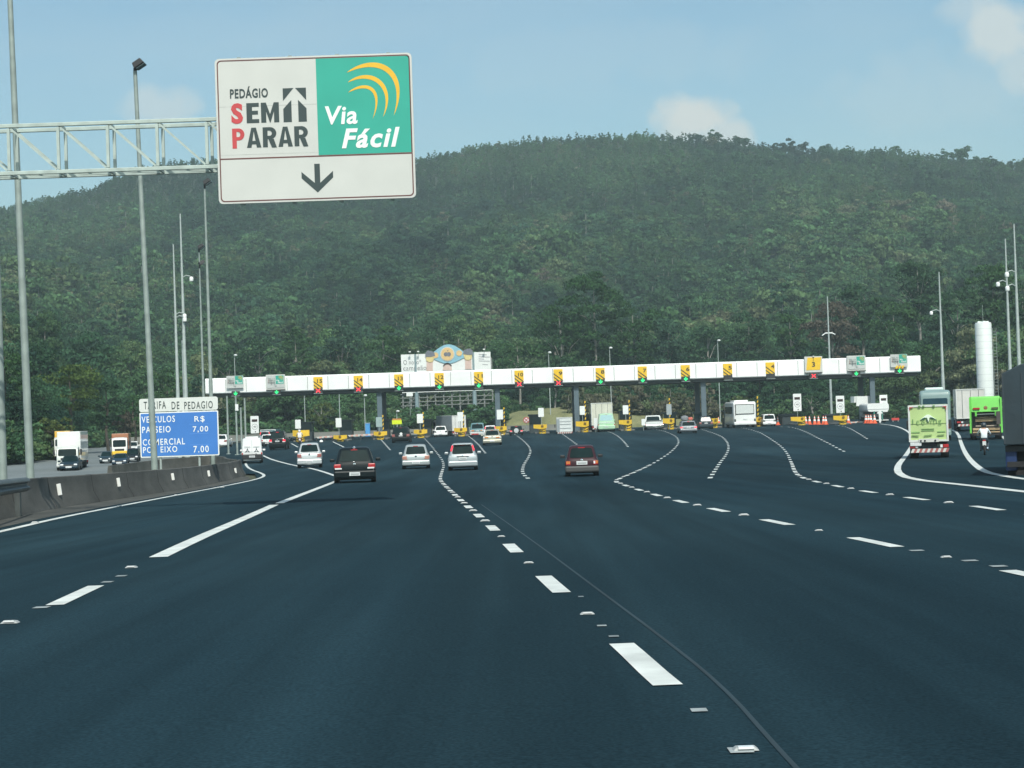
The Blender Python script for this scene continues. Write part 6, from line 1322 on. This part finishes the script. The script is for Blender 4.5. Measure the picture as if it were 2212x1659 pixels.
# grass bank behind the middle lanes
b = MB(); xs_ = np.linspace(-20, 34, 55); rows = []
crest = [(-20, .2), (-12, .5), (-6, .9), (-3, 1.6), (0, 2.3), (6, 2.9), (12, 3.0), (17, 2.5), (24, 1.5), (34, .2)]
for x in xs_:
    h = float(np.interp(x, [c[0] for c in crest], [c[1] for c in crest])) + .25 * mnoise.noise(Vector((x * .4, 0, 0)))
    rows.append([(x, 288.5, -.08), (x, 293, h * .35), (x, 299, h * .8), (x, 305, h), (x, 312, h + .5), (x, 318, h + .6)])
vs = [p_ for r in rows for p_ in r]; n = 6
b.add(vs, [(i * n + k, (i + 1) * n + k, (i + 1) * n + k + 1, i * n + k + 1) for i in range(len(xs_) - 1) for k in range(n - 1)], surf('dry_grass_bank', [(.3, (.12, .13, .055)), (.55, (.20, .20, .09)), (.8, (.27, .25, .13))], .35, .95, bump=.8, fine=5, mottle=.35)); tag(b.build('grass_bank', smooth=80, recalc=False), kind='structure')
tag(ground_sheet('opposite_verge', lambda y: (-.42 * y - 40, -.30 * y - 22, -.262 * y - 16), list(range(90, 230, 8)), .03, GRASS), kind='structure')

# individual trees standing clear of the forest
BR = {}
def leafm(c):
    if c not in BR: BR[c] = leaf_mat('leaves_%d' % len(BR), False, c)
    return BR[c]
def tree(px, top, wpx, d, col, label, shape='round', bark=BARK, seed=0, lean=0.0, ratio=1.0, sparse=1.0, zb=None):
    s = d / F; p = P(px, 800, d); zt = P(px, top, d).z; z0 = max(-.1, hill_h(p.x, d)) if zb is None else zb; H = zt - z0; r = wpx * s / 2
    ch = min(H * .46, r * ratio * 1.1); zc = H - ch * .98; t = thing('tree', (p.x, d, z0), label, 'tree', None)
    g = np.random.default_rng(seed + 50); b = MB(); tr0 = .10 + r * .022
    top_ = (lean * H + g.normal() * .2, g.normal() * .2, zc + ch * .5); b.tube([(0, 0, -.4), (lean * H * .3 + g.normal() * .15, g.normal() * .15, zc * .45), (lean * H * .7, g.normal() * .2, zc * .85), top_], [tr0 * 1.3, tr0, tr0 * .75, tr0 * .25], bark, 9)
    for i in range(7):
        a = g.uniform(0, 6.28); zz = zc * g.uniform(.55, 1.0); x0_ = lean * H * .7; e = (x0_ + math.cos(a) * r * g.uniform(.45, .8), math.sin(a) * r * .6, zc + ch * g.uniform(-.3, .5)); m_ = (x0_ * .9 + (e[0] - x0_) * .4, e[1] * .4, zz + (e[2] - zz) * .62)
        b.tube([(x0_ * .8, 0, zz), m_, e], [tr0 * .45, tr0 * .3, tr0 * .1], bark, 6)
    b.build('trunk', t, smooth=50)
    sz = .17 * (d / 300) * 1.05; nl = int(min(8000, 1.5 * (r * ch * 2) / (sz * sz) * sparse * 1.2))
    V, Fc = crown(r * .78, int(20 + 16 * min(1, r / 6)), nl, sz, shape, seed, ch * .8)
    b = MB(); b.add([(x + lean * H * .9, y, z + zc) for x, y, z in V], Fc, leafm(col)); b.build('crown', t, recalc=False); return t
GR, DG, OL, BLG, RD, YG = (.050, .106, .042), (.045, .094, .048), (.085, .118, .042), (.052, .106, .066), (.105, .094, .072), (.078, .122, .036)
CG = (.036, .084, .032)
TL = [
 (1288, 542, 185, 350, CG, 'tallest dark green tree rising above lane sign 8', 'tall', BARK, 0, 1.6), (1215, 630, 150, 345, CG, 'broad tree above lane sign 9 left of the tallest one', 'round', BARK, .0, 1.1), (1372, 636, 155, 352, CG, 'tree above lane sign 7 right of the tallest one', 'round', BARK, 0, 1.1), (1445, 668, 110, 348, BLG, 'bluish tree above lane sign 6', 'tall', BARK, 0, 1.3),
 (1530, 690, 120, 340, DG, 'dark tree behind the canopy between lane signs 6 and 5', 'round', BARK, 0, 1.0), (1620, 655, 120, 345, DG, 'tree behind the canopy between lane signs 5 and 4', 'tall', BARK, 0, 1.2), (1710, 662, 100, 338, GR, 'green tree behind the canopy just left of the framed sign 3', 'tall', BARK, 0, 1.3), (1800, 640, 140, 332, RD, 'reddish brown leafless looking tree right of the framed sign 3', 'round', BARK, 0, 1.1),
 (1868, 605, 150, 340, DG, 'dark umbrella crowned tree above the second toll tag sign from the right', 'umbrella', BARK, 0, 1.0), (1990, 540, 150, 345, DG, 'tall flat topped tree above the right end of the canopy', 'umbrella', BARK, 0, 1.1), (1935, 640, 140, 325, GR, 'bushy tree above the rightmost toll tag sign', 'round', BARK, .01, 1.1), (2070, 605, 150, 318, DG, 'dark tree behind the pale mast at the right', 'round', BARK, 0, 1.2),
 (2150, 548, 165, 322, GR, 'tall tree above the white tower', 'umbrella', BARK, 0, 1.2), (2215, 600, 120, 300, DG, 'tree cut by the right edge above the dark trailer', 'tall', BARK, 0, 1.3), (2010, 735, 110, 300, GR, 'lower tree between the canopy end and the pale mast', 'round', BARK, 0, 1.1), (2085, 745, 100, 296, OL, 'lower olive tree left of the white tower', 'round', BARK, 0, 1.1),
 (1120, 720, 110, 335, GR, 'tree right of the billboard above lane sign 10', 'round', BARK, .0, 1.0), (1190, 760, 90, 322, DG, 'small tree with a pale leaning trunk above lane sign 9', 'tall', BARK, .10, 1.2), (830, 700, 120, 345, GR, 'tree left of the billboard above lane sign 13', 'round', BARK, 0, 1.0), (740, 690, 120, 350, BLG, 'bluish tree above the gap between lane signs 15 and 14', 'round', BARK, 0, 1.0),
 (640, 700, 110, 345, GR, 'green tree above the toll tag sign next to lane sign 15', 'tall', BARK, 0, 1.2), (560, 720, 110, 335, DG, 'dark tree above the left end of the canopy', 'round', BARK, 0, 1.0), (490, 735, 100, 318, DG, 'dark tree right of the lamp post by the blue sign', 'round', BARK, 0, 1.0), (690, 862, 80, 302, OL, 'low olive tree under the canopy between lane signs 15 and 14', 'round', BARK, 0, .9),
 (960, 700, 130, 352, DG, 'dark tree right above the billboard', 'round', BARK, 0, 1.0), (1750, 840, 70, 300, DG, 'small tree under the canopy below the framed sign 3', 'round', BARK, 0, 1.0), (1600, 850, 80, 305, OL, 'small olive tree under the canopy above the white bus', 'round', BARK, 0, .9), (1440, 858, 90, 305, RD, 'brownish small tree under the canopy above the white pickup', 'round', BARK, 0, .8),
 (150, 778, 170, 205, YG, 'bright olive tree between the two big lamp posts on the left', 'round', BARKD, 0, .75), (62, 800, 130, 192, DG, 'dark tree behind the leftmost big lamp post', 'round', BARKD, 0, 1.0), (10, 735, 110, 185, GR, 'green tree at the left picture edge', 'round', BARKD, 0, 1.2), (230, 812, 110, 214, DG, 'dark tree above the tall white oncoming truck', 'round', BARKD, 0, 1.0),
 (285, 850, 80, 222, GR, 'small green tree left of the blue tariff sign', 'round', BARKD, 0, .9), (265, 885, 60, 218, RD, 'brown shrubby tree above the rust brown truck load', 'round', BARKD, 0, .9), (360, 790, 100, 260, GR, 'tree above the blue tariff sign', 'round', BARKD, 0, 1.0), (435, 800, 90, 280, BLG, 'bluish tree behind the lamp posts above the tariff sign', 'tall', BARKD, 0, 1.1), (110, 890, 90, 178, OL, 'low shrubby tree left of the tall white oncoming truck', 'round', BARKD, 0, .8), (40, 905, 90, 168, DG, 'low dark tree beside the foot of the leftmost big lamp post', 'round', BARKD, 0, .8)]
for i, (px, top, w, d, col, lab, sh, bk, ln, ra) in enumerate(TL): tree(px, top, w, d, col, lab, sh, bk, 100 + i, ln, ra)

# ------------------------------------------------------------------ haze
hm = bpy.data.materials.new('haze'); hm.use_nodes = True; t = hm.node_tree; t.nodes.clear(); o = N(t, 'ShaderNodeOutputMaterial'); pv = N(t, 'ShaderNodeVolumePrincipled')
pv.inputs['Color'].default_value = (.74, .93, .95, 1); pv.inputs['Density'].default_value = .00032; pv.inputs['Anisotropy'].default_value = .1; t.links.new(pv.outputs[0], o.inputs['Volume'])
b = MB(); b.box((0, 590, 92), (1200, 1340, 208), hm); tag(b.build('haze'), 'thin bluish haze in the air over the plaza and the hill', 'haze', kind='stuff')
